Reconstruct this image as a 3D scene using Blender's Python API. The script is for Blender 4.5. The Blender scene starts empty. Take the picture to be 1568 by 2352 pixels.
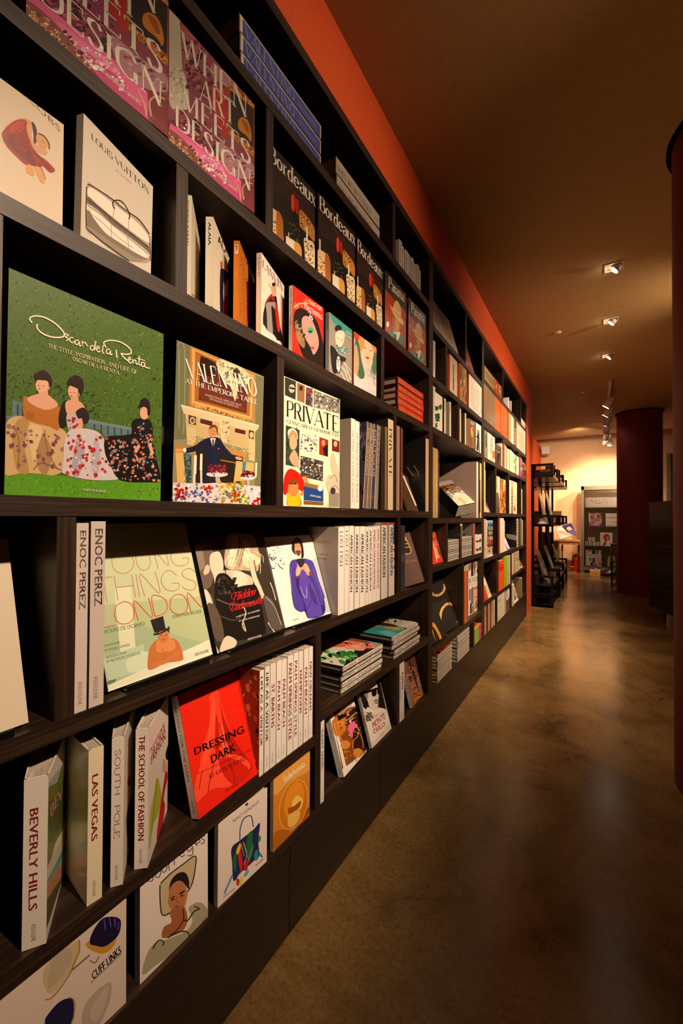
import bpy, math, random
from mathutils import Matrix, Vector, noise
sc = bpy.context.scene
COL = sc.collection

# ------------------------------------------------------------------ camera
CAMX, CAMY, CAMZ = 0.80, 0.0, 1.28
def camera():
    f, w, h = 950.0, 1568.0, 2352.0
    r = math.radians(0.3)
    yd = Vector((1373 - w/2, 1191 - h/2, f)).normalized()      # world Y in camera axes (x right, y down, z forward)
    c = -(math.sin(r)*yd.x - math.cos(r)*yd.y)/yd.z
    up = Vector((math.sin(r), -math.cos(r), c)).normalized()
    xd = yd.cross(up)
    right = Vector((xd.x, yd.x, up.x)); down = Vector((xd.y, yd.y, up.y)); fwd = Vector((xd.z, yd.z, up.z))
    m = Matrix((right, -down, -fwd)).transposed().to_4x4()
    m.translation = (CAMX, CAMY, CAMZ)
    cd = bpy.data.cameras.new('camera'); cd.sensor_width = 36; cd.lens = f/h*36; cd.clip_start = .02
    o = bpy.data.objects.new('camera', cd); COL.objects.link(o); o.matrix_world = m
    sc.camera = o
camera()

# ------------------------------------------------------------------ world, lights, exposure
wd = bpy.data.worlds.new('world'); sc.world = wd; wd.use_nodes = True
wd.node_tree.nodes['Background'].inputs[0].default_value = (1, .6, .32, 1)
wd.node_tree.nodes['Background'].inputs[1].default_value = .004
vs = sc.view_settings; vs.view_transform = 'Standard'; vs.look = 'None'; vs.gamma = 1; vs.use_curve_mapping = False
vs.exposure = 0.0
WARM = (1, .72, .49)
def spot(name, loc, target, power, angle=60, blend=.6, r=.04, col=WARM):
    l = bpy.data.lights.new(name, 'SPOT'); l.energy = power; l.spot_size = math.radians(angle); l.spot_blend = blend
    l.shadow_soft_size = r; l.color = col
    o = bpy.data.objects.new(name, l); COL.objects.link(o); o.location = loc
    o.rotation_euler = (Vector(target) - Vector(loc)).to_track_quat('-Z', 'Y').to_euler()
    return o
# wall-washing track spots of the shop, out of frame on the right and overhead; the wide ones are added fill
spot('shelf_spot', (2.15, .45, 3.02), (0, .72, 1.22), 400, 46, 1)
spot('shelf_spot', (2.15, 1.15, 3.02), (0, 1.5, 1.3), 340, 46, 1)
spot('shelf_spot', (2.3, 1.25, 3.02), (0, 3.05, 1.35), 560, 44, 1)
spot('shelf_spot', (2.3, 3.5, 3.02), (0, 4.8, 1.5), 270, 66, 1)
spot('wide_fill', (2.0, 1.4, 2.9), (0, 1.3, 2.4), 90, 66, 1)
spot('wide_fill', (2.1, 4.0, 2.9), (0, 4.4, 2.5), 110, 90, 1)

# ------------------------------------------------------------------ materials
def lin(hx):
    hx = hx.lstrip('#')
    if len(hx) == 3: hx = ''.join(a*2 for a in hx)
    return tuple((lambda c: c/12.92 if c <= .04045 else ((c+.055)/1.055)**2.4)(int(hx[i:i+2], 16)/255) for i in (0, 2, 4))
MATS = {}
def mat(name, hx, rough=.5, metal=0, spec=.5, emit=None, coat=0, nodes=None):
    if name in MATS: return MATS[name]
    m = bpy.data.materials.new(name); m.use_nodes = True; nt = m.node_tree; b = nt.nodes['Principled BSDF']
    b.inputs['Base Color'].default_value = (*lin(hx), 1); b.inputs['Roughness'].default_value = rough
    b.inputs['Metallic'].default_value = metal; b.inputs['Specular IOR Level'].default_value = spec
    b.inputs['Coat Weight'].default_value = coat; b.inputs['Coat Roughness'].default_value = .06
    if emit:
        b.inputs['Emission Color'].default_value = (*lin(emit[0]), 1); b.inputs['Emission Strength'].default_value = emit[1]
    if nodes: nodes(nt, b)
    MATS[name] = m
    return m
def N(nt, typ, **kw):
    n = nt.nodes.new(typ)
    for k, v in kw.items():
        if k in n.inputs: n.inputs[k].default_value = v
        else: setattr(n, k, v)
    return n
def ramp(nt, src, stops):
    r = nt.nodes.new('ShaderNodeValToRGB'); e = r.color_ramp.elements
    while len(e) < len(stops): e.new(.5)
    for el, (p, c) in zip(e, stops): el.position = p; el.color = (*lin(c), 1)
    nt.links.new(src, r.inputs[0]); return r.outputs[0]
def noisy(scale, stops, vec=(1, 1, 1), detail=6, bump=0, rough=None, bscale=None, dist=0):
    def f(nt, b):
        tc = N(nt, 'ShaderNodeTexCoord'); mp = N(nt, 'ShaderNodeMapping'); mp.inputs['Scale'].default_value = vec
        nt.links.new(tc.outputs['Object'], mp.inputs[0])
        n = N(nt, 'ShaderNodeTexNoise', Scale=scale, Detail=detail, Distortion=dist); nt.links.new(mp.outputs[0], n.inputs['Vector'])
        nt.links.new(ramp(nt, n.outputs['Fac'], stops), b.inputs['Base Color'])
        if bump:
            n2 = N(nt, 'ShaderNodeTexNoise', Scale=bscale or scale*4, Detail=4); nt.links.new(mp.outputs[0], n2.inputs['Vector'])
            bp = N(nt, 'ShaderNodeBump', Strength=bump, Distance=.002); nt.links.new(n2.outputs['Fac'], bp.inputs['Height'])
            nt.links.new(bp.outputs[0], b.inputs['Normal'])
        if rough:
            n3 = N(nt, 'ShaderNodeTexNoise', Scale=scale*1.7, Detail=5); nt.links.new(mp.outputs[0], n3.inputs['Vector'])
            mr = N(nt, 'ShaderNodeMapRange'); mr.inputs['From Min'].default_value = .3; mr.inputs['From Max'].default_value = .7
            mr.inputs['To Min'].default_value = rough[0]; mr.inputs['To Max'].default_value = rough[1]
            nt.links.new(n3.outputs['Fac'], mr.inputs[0]); nt.links.new(mr.outputs[0], b.inputs['Roughness'])
    return f
def floor_nodes(nt, b):
    tc = N(nt, 'ShaderNodeTexCoord')
    big = N(nt, 'ShaderNodeTexNoise', Scale=1.15, Detail=7, Roughness=.62, Distortion=.5); nt.links.new(tc.outputs['Object'], big.inputs['Vector'])
    c1 = ramp(nt, big.outputs['Fac'], [(.3, '5c4b2e'), (.46, '8a6d40'), (.58, '9c7d4a'), (.72, 'b0905a')])
    fine = N(nt, 'ShaderNodeTexNoise', Scale=70, Detail=5, Roughness=.8); nt.links.new(tc.outputs['Object'], fine.inputs['Vector'])
    c2 = ramp(nt, fine.outputs['Fac'], [(.3, '8a8a8a'), (.5, 'd8d8d8'), (.75, 'ffffff')])
    mx = N(nt, 'ShaderNodeMixRGB', blend_type='MULTIPLY'); mx.inputs[0].default_value = .8
    nt.links.new(c1, mx.inputs[1]); nt.links.new(c2, mx.inputs[2])
    pit = N(nt, 'ShaderNodeTexVoronoi', Scale=46); nt.links.new(tc.outputs['Object'], pit.inputs['Vector'])
    c3 = ramp(nt, pit.outputs['Distance'], [(.0, '181008'), (.05, '241a10'), (.09, 'ffffff')])
    msk = N(nt, 'ShaderNodeTexNoise', Scale=6, Detail=3); nt.links.new(tc.outputs['Object'], msk.inputs['Vector'])
    mk = N(nt, 'ShaderNodeMapRange'); mk.inputs['From Min'].default_value = .44; mk.inputs['From Max'].default_value = .68
    nt.links.new(msk.outputs['Fac'], mk.inputs[0])
    m2 = N(nt, 'ShaderNodeMixRGB', blend_type='MULTIPLY'); nt.links.new(mk.outputs[0], m2.inputs[0])
    nt.links.new(mx.outputs[0], m2.inputs[1]); nt.links.new(c3, m2.inputs[2])
    # darker worn patches
    st = N(nt, 'ShaderNodeTexNoise', Scale=2.6, Detail=9, Roughness=.72, Distortion=1.2); nt.links.new(tc.outputs['Object'], st.inputs['Vector'])
    c4 = ramp(nt, st.outputs['Fac'], [(.30, '7a6a58'), (.42, 'e0d8cc'), (.6, 'ffffff')])
    m3 = N(nt, 'ShaderNodeMixRGB', blend_type='MULTIPLY'); m3.inputs[0].default_value = .8
    nt.links.new(m2.outputs[0], m3.inputs[1]); nt.links.new(c4, m3.inputs[2]); nt.links.new(m3.outputs[0], b.inputs['Base Color'])
    mr = N(nt, 'ShaderNodeMapRange'); mr.inputs['From Min'].default_value = .3; mr.inputs['From Max'].default_value = .7
    mr.inputs['To Min'].default_value = .10; mr.inputs['To Max'].default_value = .30
    nt.links.new(big.outputs['Fac'], mr.inputs[0]); nt.links.new(mr.outputs[0], b.inputs['Roughness'])
    bn = N(nt, 'ShaderNodeTexNoise', Scale=9, Detail=8, Roughness=.7); nt.links.new(tc.outputs['Object'], bn.inputs['Vector'])
    bp = N(nt, 'ShaderNodeBump', Strength=.25, Distance=.004); nt.links.new(bn.outputs['Fac'], bp.inputs['Height']); nt.links.new(bp.outputs[0], b.inputs['Normal'])
M_FLOOR = mat('polished_concrete', '6b5238', .25, spec=.55, nodes=floor_nodes)
M_CEIL = mat('ceiling_paint', 'b98a58', .9, nodes=noisy(40, [(.3, 'ab8a54'), (.7, 'b5945c')], bump=.1))
M_ORANGE = mat('orange_paint', 'e0551a', .7, nodes=noisy(60, [(.3, 'dc5016'), (.7, 'e45a1c')], bump=.06))
M_CREAM = mat('cream_plaster', 'e6b98a', .85, nodes=noisy(3, [(.3, 'e2b585'), (.7, 'eabf90')], bump=.05))
M_RED = mat('oxblood_paint', '66160d', .75, nodes=noisy(30, [(.3, '62140b'), (.7, '6a180e')], bump=.05))
WOODC = [(.25, '1a110c'), (.5, '2a1c14'), (.75, '40301f')]
M_WOODH = mat('dark_wood_horizontal', '2a1d16', .42, nodes=noisy(5, WOODC, vec=(14, .7, 26), bump=.25, bscale=9, detail=9))
M_WOODV = mat('dark_wood_vertical', '2a1d16', .42, nodes=noisy(5, WOODC, vec=(22, 22, .6), bump=.25, bscale=9, detail=9))
M_WOODB = mat('black_brown_panel', '140d0a', .5, nodes=noisy(5, [(.3, '0d0908'), (.7, '17100d')], vec=(14, .7, 26), detail=8))
M_BASE = mat('base_panel', '241a15', .38, nodes=noisy(5, [(.3, '1f1713'), (.7, '2b201a')], vec=(14, .7, 26), detail=8))
M_BLACK = mat('black_lacquer', '0b0a0a', .35)
M_BLKMETAL = mat('black_metal', '101010', .35, metal=.6)
M_WHITEMETAL = mat('white_metal', 'd8cfc4', .4)
M_BRASS = mat('brass', 'c98f38', .25, metal=1)
M_GREY = mat('grey_frame', '5b5142', .45, metal=.3)
M_GLASSY = mat('lamp_glass', 'ffffff', .2, emit=('fff0d8', 40))
def attr_nodes(nt, b, bump=0):
    a = N(nt, 'ShaderNodeAttribute'); a.attribute_name = 'Col'
    nt.links.new(a.outputs['Color'], b.inputs['Base Color'])
    if bump:
        tc = N(nt, 'ShaderNodeTexCoord'); n = N(nt, 'ShaderNodeTexNoise', Scale=28, Detail=4, Distortion=2)
        nt.links.new(tc.outputs['Object'], n.inputs['Vector'])
        bp = N(nt, 'ShaderNodeBump', Strength=bump, Distance=.003); nt.links.new(n.outputs['Fac'], bp.inputs['Height'])
        nt.links.new(bp.outputs[0], b.inputs['Coat Normal'])
P_MATTE = mat('printed_matte', 'ffffff', .6, spec=.3, nodes=lambda nt, b: attr_nodes(nt, b))
P_GLOSS = mat('printed_gloss', 'ffffff', .35, spec=.4, coat=.35, nodes=lambda nt, b: attr_nodes(nt, b))
P_WRAP = mat('printed_shrink_wrapped', 'ffffff', .4, coat=1, nodes=lambda nt, b: attr_nodes(nt, b, 1))
def page_nodes(nt, b):
    tc = N(nt, 'ShaderNodeTexCoord'); mp = N(nt, 'ShaderNodeMapping'); mp.inputs['Scale'].default_value = (.02, 1, .02)
    nt.links.new(tc.outputs['Object'], mp.inputs[0])
    n = N(nt, 'ShaderNodeTexNoise', Scale=900, Detail=2); nt.links.new(mp.outputs[0], n.inputs['Vector'])
    nt.links.new(ramp(nt, n.outputs['Fac'], [(.35, '8e8272'), (.6, 'cfc5b4')]), b.inputs['Base Color'])
M_PAGES = mat('page_edges', 'c8bda8', .8, nodes=page_nodes)

# ------------------------------------------------------------------ mesh helpers
class MB:
    def __init__(s): s.v = []; s.f = []; s.c = []; s.sm = []
    def poly(s, pts, hx='fff', smooth=False):
        i = len(s.v); s.v += [tuple(p) for p in pts]; s.f.append(tuple(range(i, i+len(pts)))); s.c.append(hx); s.sm.append(smooth)
    def box(s, a, b, hx='fff', faces='xXyYzZ'):
        x0, y0, z0 = a; x1, y1, z1 = b
        F = {'x': ((x0,y1,z0),(x0,y0,z0),(x0,y0,z1),(x0,y1,z1)), 'X': ((x1,y0,z0),(x1,y1,z0),(x1,y1,z1),(x1,y0,z1)),
             'y': ((x0,y0,z0),(x1,y0,z0),(x1,y0,z1),(x0,y0,z1)), 'Y': ((x1,y1,z0),(x0,y1,z0),(x0,y1,z1),(x1,y1,z1)),
             'z': ((x0,y1,z0),(x1,y1,z0),(x1,y0,z0),(x0,y0,z0)), 'Z': ((x0,y0,z1),(x1,y0,z1),(x1,y1,z1),(x0,y1,z1))}
        for k in faces: s.poly(F[k], hx)
    def hull8(s, p, hx='fff'):      # 8 corners: 4 bottom (ccw), 4 top
        for q in ((3,2,1,0),(4,5,6,7),(0,1,5,4),(1,2,6,5),(2,3,7,6),(3,0,4,7)): s.poly([p[i] for i in q], hx)
    def tube(s, pts, r, n=10, hx='fff', cap=True):
        pts = [Vector(p) for p in pts]; R = r if isinstance(r, (list, tuple)) else [r]*len(pts); rings = []
        for i, p in enumerate(pts):
            d = (pts[min(i+1, len(pts)-1)] - pts[max(i-1, 0)]).normalized()
            a = d.orthogonal().normalized() if i == 0 else (a - d*a.dot(d)).normalized()
            b = d.cross(a); k = len(s.v)
            s.v += [tuple(p + (a*math.cos(t*2*math.pi/n) + b*math.sin(t*2*math.pi/n))*R[i]) for t in range(n)]; rings.append(k)
        for k0, k1 in zip(rings, rings[1:]):
            for t in range(n):
                s.f.append((k0+t, k0+(t+1)%n, k1+(t+1)%n, k1+t)); s.c.append(hx); s.sm.append(True)
        if cap:
            s.f.append(tuple(rings[0]+t for t in reversed(range(n)))); s.f.append(tuple(rings[-1]+t for t in range(n)))
            s.c += [hx, hx]; s.sm += [False, False]
    def lathe(s, prof, c=(0, 0, 0), n=48, hx='fff'):
        k = len(s.v)
        for r, z in prof: s.v += [(c[0]+r*math.cos(t*2*math.pi/n), c[1]+r*math.sin(t*2*math.pi/n), c[2]+z) for t in range(n)]
        for i in range(len(prof)-1):
            for t in range(n):
                s.f.append((k+i*n+t, k+i*n+(t+1)%n, k+(i+1)*n+(t+1)%n, k+(i+1)*n+t)); s.c.append(hx); s.sm.append(True)
    def build(s, name, m, parent=None, color=False, bevel=0):
        me = bpy.data.meshes.new(name); me.from_pydata(s.v, [], s.f)
        me.polygons.foreach_set('use_smooth', s.sm)
        if color:
            at = me.color_attributes.new('Col', 'FLOAT_COLOR', 'CORNER'); buf = []
            for f, c in zip(s.f, s.c): buf += [*lin(c), 1.0]*len(f)
            at.data.foreach_set('color', buf)
        me.materials.append(m); me.update()
        o = bpy.data.objects.new(name, me); COL.objects.link(o)
        if parent: o.parent = parent
        if bevel:
            bv = o.modifiers.new('bevel', 'BEVEL'); bv.width = bevel; bv.segments = 2; bv.limit_method = 'ANGLE'
        return o
def tag(o, label=None, cat=None, group=None, kind=None):
    if label: o['label'] = label
    if cat: o['category'] = cat
    if group: o['group'] = group
    if kind: o['kind'] = kind
    return o
def empty(name, loc=(0, 0, 0), rot=(0, 0, 0)):
    o = bpy.data.objects.new(name, None); COL.objects.link(o); o.location = loc; o.rotation_euler = rot; o.empty_display_size = .05
    return o
def boxo(name, a, b, m, parent=None, bevel=0):
    q = MB(); q.box(a, b); return q.build(name, m, parent, bevel=bevel)
def struct(o): o['kind'] = 'structure'; return o
def copy_tree(o, parent=None):
    c = o.copy(); COL.objects.link(c)
    if parent: c.parent = parent
    for ch in o.children: copy_tree(ch, c)
    return c

# ------------------------------------------------------------------ the setting
CEIL = 3.11
def wallbox(name, a, b, m): return struct(boxo(name, a, b, m))
wallbox('floor', (-2, -2.4, -.1), (6, 13.2, 0), M_FLOOR)
wallbox('ceiling', (-2, -2.4, CEIL), (6, 10.6, CEIL+.1), M_CEIL)
q = MB()        # the orange left wall: behind the bookcase, the band over it, and the pier at its far end
q.box((-.6, -2.4, 0), (-.36, 5.925, CEIL)); q.box((-.36, -2.4, 2.80), (-.02, 5.925, CEIL)); q.box((-.6, 5.93, 0), (-.012, 6.46, CEIL))
q.box((-.75, 6.4605, 0), (-.435, 11.75, CEIL))
struct(q.build('wall_left', M_ORANGE))
wallbox('wall_back_far', (-.8, -2.5, 0), (6, -2.4, CEIL), M_CREAM).name = 'wall_rear'
wallbox('wall_right', (6, -2.5, 0), (6.1, 13.2, 3.6), M_CREAM)
bw = MB(); bw.box((0, 0, 0), (7, .12, 3.6)); bwo = struct(bw.build('wall_back', M_CREAM)); bwo.location = (-.60, 11.63, 0); bwo.rotation_euler.z = math.atan2(.314, 1.651)
def column(y, x, r, label):
    m = MB(); m.lathe([(r, 0), (r, CEIL-.012)], n=96); o = m.build('column', M_RED, None); o.location = (x, y, 0)
    k = MB(); k.lathe([(r-.02, CEIL-.012), (r+.022, CEIL-.012), (r+.022, CEIL-.001)], n=96); k.build('ceiling_shadow_gap', mat('matte_black', '050505', 1, spec=0), o)  # black ring stands in for the dark shadow gap around the column
    return tag(o, label, 'column')
column(2.58, 1.455, .34, 'oxblood red round column cut off by the right edge of the view')
column(8.76, 1.405, .325, 'oxblood red round column standing beyond the dark drawer chest')

# ------------------------------------------------------------------ the built-in bookcase
D0, TH = -.355, .034
bc = empty('bookcase'); tag(bc, 'dark brown built-in bookcase covering the whole left wall', 'bookcase')
Y0, YE = -.9, 5.922
def board(y0, y1, z, th=TH, nm='shelf_board'): return boxo(nm, (D0+.012, y0, z-th), (0, y1, z), M_WOODH, bc, .0012)
def upright(y, z0, z1, th=.031, nm='divider'): return boxo(nm, (D0+.012, y, z0), (-.0015, y+th, z1), M_WOODV, bc, .001)
boxo('back_panel', (D0, Y0, 0), (D0+.012, YE, 2.78), M_WOODB, bc)
boxo('top_board', (D0, Y0, 2.742), (.004, YE, 2.779), M_WOODH, bc, .0012)
for y in (2.217, 2.2485, 3.459, 3.4905, YE-.032): upright(y, .0, 2.742, .031, 'side_panel')
B1, B2, B3 = (Y0, 2.217), (2.2795, 3.459), (3.5215, YE-.032)
for z in (2.485, 2.108, 1.791, 1.313, .922): board(*B1, z)
board(Y0, 1.134, .555); board(1.165, 2.217, .62)
for z in (2.385, 2.09, 1.80, 1.279, 1.0, .53): board(*B2, z)
for z in (2.44, 2.10, 1.785, 1.327, .94): board(*B3, z)
board(B3[0], 4.79, .58); board(4.821, B3[1], .655)
for b in (B1, B2, B3): board(*b, .305, .02)
for y, z0, z1 in [(1.728, 2.485, 2.742), (.583, 1.791, 2.074), (1.614, 1.791, 2.074), (.238, 1.313, 1.757), (.93, 1.313, 1.757),
                  (1.747, 1.313, 1.757), (.352, .922, 1.279), (1.795, .922, 1.279), (1.134, .305, .888), (1.792, .305, .586),
                  (2.96, 2.385, 2.742), (2.512, 2.09, 2.351), (2.787, 1.80, 2.056), (2.53, 1.0, 1.245), (2.90, .53, .966), (3.19, .305, .496),
                  (4.31, 2.44, 2.742), (5.44, 2.44, 2.742), (4.33, 1.785, 2.066), (5.31, 1.785, 2.066), (3.985, 1.327, 1.751), (4.65, 1.327, 1.751),
                  (5.46, 1.327, 1.751), (4.09, .94, 1.293), (4.07, .58, .906), (4.79, .305, .906), (4.035, .305, .546)]:
    upright(y, z0, z1)
boxo('divider', (-.0135, .875, 2.108), (-.0015, .906, 2.451), M_WOODV, bc, .001)
ys = [Y0, -.25, .385, 1.002, 1.619, 2.248, 2.864, 3.49, 4.07, 4.672, 5.29, YE]
for a, b in zip(ys, ys[1:]): boxo('base_panel', (-.02, a+.0015, .012), (.0, b-.0015, .283), M_BASE, bc, .001)
boxo('plinth', (-.34, Y0, 0), (-.021, YE, .284), M_WOODB, bc)

# ------------------------------------------------------------------ lamps
def downlight(x, y, label):
    t = empty('recessed_spotlight', (x, y, CEIL)); tag(t, label, 'ceiling light', 'recessed ceiling spotlights')
    s = .059
    m = MB()
    m.box((-s, -s, -.006), (s, -s+.012, .0)); m.box((-s, s-.012, -.006), (s, s, .0)); m.box((-s, -s+.012, -.006), (-s+.012, s-.012, 0)); m.box((s-.012, -s+.012, -.006), (s, s-.012, 0))
    m.build('frame', M_WHITEMETAL, t)
    hd = MB(); hd.tube([(.03, 0, -.001), (.002, 0, -.028)], [.024, .031], 20); hdo = hd.build('lamp_head', M_WHITEMETAL, t)
    g = MB(); g.tube([(.0018, 0, -.0282), (-.0005, 0, -.0305)], .027, 20); g.build('bulb', M_GLASSY, hdo)
    spot('lamp_light', (x-.02, y, CEIL-.045), (-.15, y+.12, 1.15), 250, 88, 1, .03)
downlight(.903, 3.57, 'square recessed spotlight nearest the viewer, largest of the three in a row')
downlight(.905, 4.53, 'square recessed spotlight in the middle of the row of three')
downlight(.903, 5.49, 'square recessed spotlight farthest along the row, nearest the track rail')
tr = boxo('track_rail', (.925, 6.5, CEIL-.028), (.96, 10.9, CEIL), M_WHITEMETAL); tag(tr, 'slim white ceiling track rail carrying several spotlight heads', 'track rail')
def head(y, aim, label, lit=True, power=40, x=.942, ang=70):
    t = empty('track_spotlight', (x, y, CEIL-.028)); tag(t, label, 'spotlight', 'spotlight heads on the ceiling track')
    d = (Vector(aim) - Vector((x, y, CEIL-.17))).normalized()
    m = MB(); m.box((-.018, -.05, -.02), (.018, .05, 0)); m.tube([(0, 0, -.02), (0, 0, -.1)], .008, 8); m.build('mounting_arm', M_WHITEMETAL, t)
    c = Vector((0, 0, -.14)); h = MB(); h.tube([c-d*.075, c-d*.06, c+d*.08], [.03, .05, .052], 20); hdo = h.build('lamp_head', M_WHITEMETAL, t)
    g = MB(); g.tube([c+d*.0801, c+d*.083], .044, 20); g.build('bulb', M_GLASSY if lit else M_WHITEMETAL, hdo)
    if lit: spot('lamp_light', Vector((x, y, CEIL-.028)) + c + d*.1, aim, power, ang, .8, .04)
head(7.0, (-.3, 7.3, 1.2), 'track spotlight turned to the wall, nearest head on the rail', True, 80)
head(7.6, (-.3, 8.1, 1.2), 'second track spotlight from the near end of the rail', True, 80)
head(8.35, (.0, 9.5, .8), 'third track spotlight from the near end, boxy grey head', True, 60)
head(9.1, (.3, 11.6, 1.0), 'fourth track spotlight along the rail, glowing face down left', True, 120)
head(9.9, (.9, 11.8, 1.8), 'fifth track spotlight along the rail, before the last pair', True, 100)
head(10.5, (.2, 11.6, 1.6), 'small track spotlight at the far end of the rail turned left', True, 100)
head(10.65, (1.05, 11.2, .6), 'last track spotlight, right of the rail and pointing straight down', True, 100, 1.02)
sd = MB(); sd.lathe([(0, -.012), (.02, -.012), (.03, -.006), (.032, 0)], n=24); so = sd.build('smoke_detector', M_WHITEMETAL); so.location = (.469, 4.553, CEIL); tag(so, 'small white smoke detector on the brown ceiling left of the spotlights', 'smoke detector')
for x, y, lb in ((.62, 6.9, 'tiny white sprinkler cap on the ceiling nearest the orange wall corner'), (.72, 9.2, 'tiny white sprinkler cap on the far ceiling beside the track')):
    m = MB(); m.lathe([(0, -.012), (.025, -.012), (.03, 0)], n=16); o = m.build('sprinkler_cap', M_WHITEMETAL); o.location = (x, y, CEIL); tag(o, lb, 'sprinkler')
# strong light near the far column, plus added washes on back wall and showcase
spot('wall_wash', (1.6, 10.4, 2.7), (.95, 11.9, 1.75), 420, 75, .9, .05)

spot('wall_wash', (.5, 9.4, 3.0), (.2, 11.7, 1.9), 130, 110, 1, .05)
spot('showcase_fill', (1.0, 10.0, 3.0), (.85, 11.5, .9), 260, 50, .9, .05)
# ------------------------------------------------------------------ black display racks by the left wall
def rack(y, x1, lab):
    t = empty('display_rack', (0, y, 0)); tag(t, lab, 'display rack', 'black ladder-like display racks along the far left wall')
    def loop(name, z0, z1, yy, xa=-.42, b=.035, low=.06):
        m = MB(); m.box((xa, yy, z0), (x1, yy+.025, z0+low)); m.box((xa, yy, z1-b), (x1, yy+.025, z1)); m.box((xa, yy, z0+low), (xa+.05, yy+.025, z1-b)); m.box((x1-b, yy, z0+low), (x1, yy+.025, z1-b))
        if xa < -.05: m.box((-.02, yy, z0+low), (.035, yy+.025, z1-b))
        return m.build(name, M_BLACK, t, bevel=.004)
    for yy in (0, .86):
        loop('side_frame', 1.88, 2.07, yy, low=.07); loop('side_frame', 1.16, 1.33, yy, low=.04); loop('side_frame', 0, .17, yy, low=.035); loop('side_frame', .15, .46, yy, low=.05)
        m = MB(); m.box((-.03, yy, 0), (.005, yy+.05, 2.07)); m.build('post', M_BLACK, t)
    for z, nm in ((1.87, 'tray'), (1.165, 'tray'), (.30, 'tray')):
        boxo(nm, (-.42, 0, z), (x1, .885, z+.015), M_BLACK, t); 
    boxo('base', (-.42, .0, .0), (x1-.02, .885, .03), M_BLACK, t)
    boxo('tray_lip', (x1-.012, 0, 1.885), (x1, .885, 1.91), M_WHITEMETAL if 0 else M_GREY, t); boxo('tray_lip', (x1-.012, 0, .315), (x1, .885, .345), M_GREY, t)
rack(6.60, .26, 'black display rack nearest the viewer with open loop side frames')
rack(7.62, .275, 'middle black display rack, magazines leaning in its lower tray')
rack(8.80, .26, 'farthest black display rack, beside the table with the picture book')

# ------------------------------------------------------------------ dark chest with levels, at the right
ch = empty('display_chest', (1.50, 6.36, 0), (0, 0, math.atan2(.13, .38))); tag(ch, 'tall dark wood shelf chest on turned legs between the two columns', 'chest')
for z in (.15, .41, .68, .95, 1.23, 1.485): boxo('shelf_board', (-.012, -.28, z-.012), (.5, .43, z+.012), M_BASE, ch, .003)
boxo('body', (.004, -.26, .162), (.48, .415, 1.473), M_BLACK, ch)
for x, y in ((.05, -.2), (.05, .15), (.42, -.2), (.42, .36)):
    m = MB(); m.lathe([(.03, .138), (.022, .11), (.03, .08), (.018, .05), (.022, .01), (.015, 0)], (x, y, 0), 16); m.build('leg', M_BASE, ch)
m = MB(); m.lathe([(0, 0), (.05, 0), (.06, .03), (.075, .1), (.06, .16), (.035, .2), (.04, .24), (.0, .24)], n=20); o = m.build('dark_vase', M_BLACK); o.location = (1.72, 6.52, 1.498); tag(o, 'dark rounded vase on top of the dark shelf chest', 'vase')

# ------------------------------------------------------------------ tall glass showcase at the back wall
sh = empty('showcase', (.46, 11.28, 0)); tag(sh, 'tall grey framed glass showcase against the cream back wall', 'showcase')
W, Dp = 1.25, .34
def bx(nm, a, b, mm=M_GREY): return boxo(nm, a, b, mm, sh, .002)
for x in (0, W-.06): bx('post', (x, 0, 0), (x+.06, .05, 2.04)); bx('post', (x, Dp-.05, 0), (x+.06, Dp, 2.04))
bx('top_panel', (0, 0, 1.95), (W, Dp, 2.04)); bx('base', (0, .02, .07), (W, Dp, .17)); 
for z in (1.54, 1.10, .645): bx('shelf_board', (.061, .01, z-.02), (W-.061, Dp-.02, z))
M_GLASS = bpy.data.materials.new('clear_glass'); M_GLASS.use_nodes = True
_b = M_GLASS.node_tree.nodes['Principled BSDF']; _b.inputs['Transmission Weight'].default_value = 1; _b.inputs['Roughness'].default_value = .01; _b.inputs['IOR'].default_value = 1.05
bx('glass_pane', (.061, .004, .175), (W-.061, .008, 1.945), M_GLASS)
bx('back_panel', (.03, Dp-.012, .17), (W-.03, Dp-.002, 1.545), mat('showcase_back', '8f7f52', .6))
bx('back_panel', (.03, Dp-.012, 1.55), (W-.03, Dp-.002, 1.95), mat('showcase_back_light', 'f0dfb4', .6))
spot('showcase_light', (1.5, 11.1, 1.95), (1.1, 11.8, 1.9), 60, 130, .8, .03)

# side table with brass frame, picture book, extinguisher, cart, floor things
tb = empty('side_table', (-.08, 11.02, 0)); tag(tb, 'wooden side table with a brass frame before the back wall', 'table')
M_LWOOD = mat('light_wood', 'b07a3c', .5, nodes=noisy(6, [(.3, '9a6a32'), (.7, 'c08a48')], vec=(1, 12, 12)))
boxo('tabletop', (0, 0, .735), (.52, .42, .77), M_LWOOD, tb, .003); boxo('apron', (.02, .02, .665), (.5, .4, .735), M_LWOOD, tb)
for x, y, mm in ((.49, .025, M_BRASS), (.16, .03, M_BLACK), (.49, .39, M_BRASS), (.03, .39, M_BRASS)):
    m = MB(); m.lathe([(.014, 0), (.022, .03), (.012, .06), (.012, .13), (.026, .16), (.012, .19), (.011, .5), (.022, .53), (.014, .56), (.022, .59), (.014, .665)], (x, y, 0), 14); m.build('leg', mm, tb)
m = MB(); m.tube([(.17, .03, .15), (.49, .03, .15)], .009, 8); m.tube([(.49, .03, .15), (.49, .39, .15)], .009, 8); m.build('stretcher', M_BRASS, tb)
ex = empty('fire_extinguisher', (.335, 11.55, 0)); tag(ex, 'red fire extinguisher on the floor behind the brass table leg', 'fire extinguisher')
m = MB(); m.lathe([(0, 0), (.058, 0), (.06, .02), (.06, .27), (.05, .32), (.022, .345), (.02, .36)], n=24); m.build('cylinder', mat('extinguisher_red', 'b01418', .3), ex)
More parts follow.
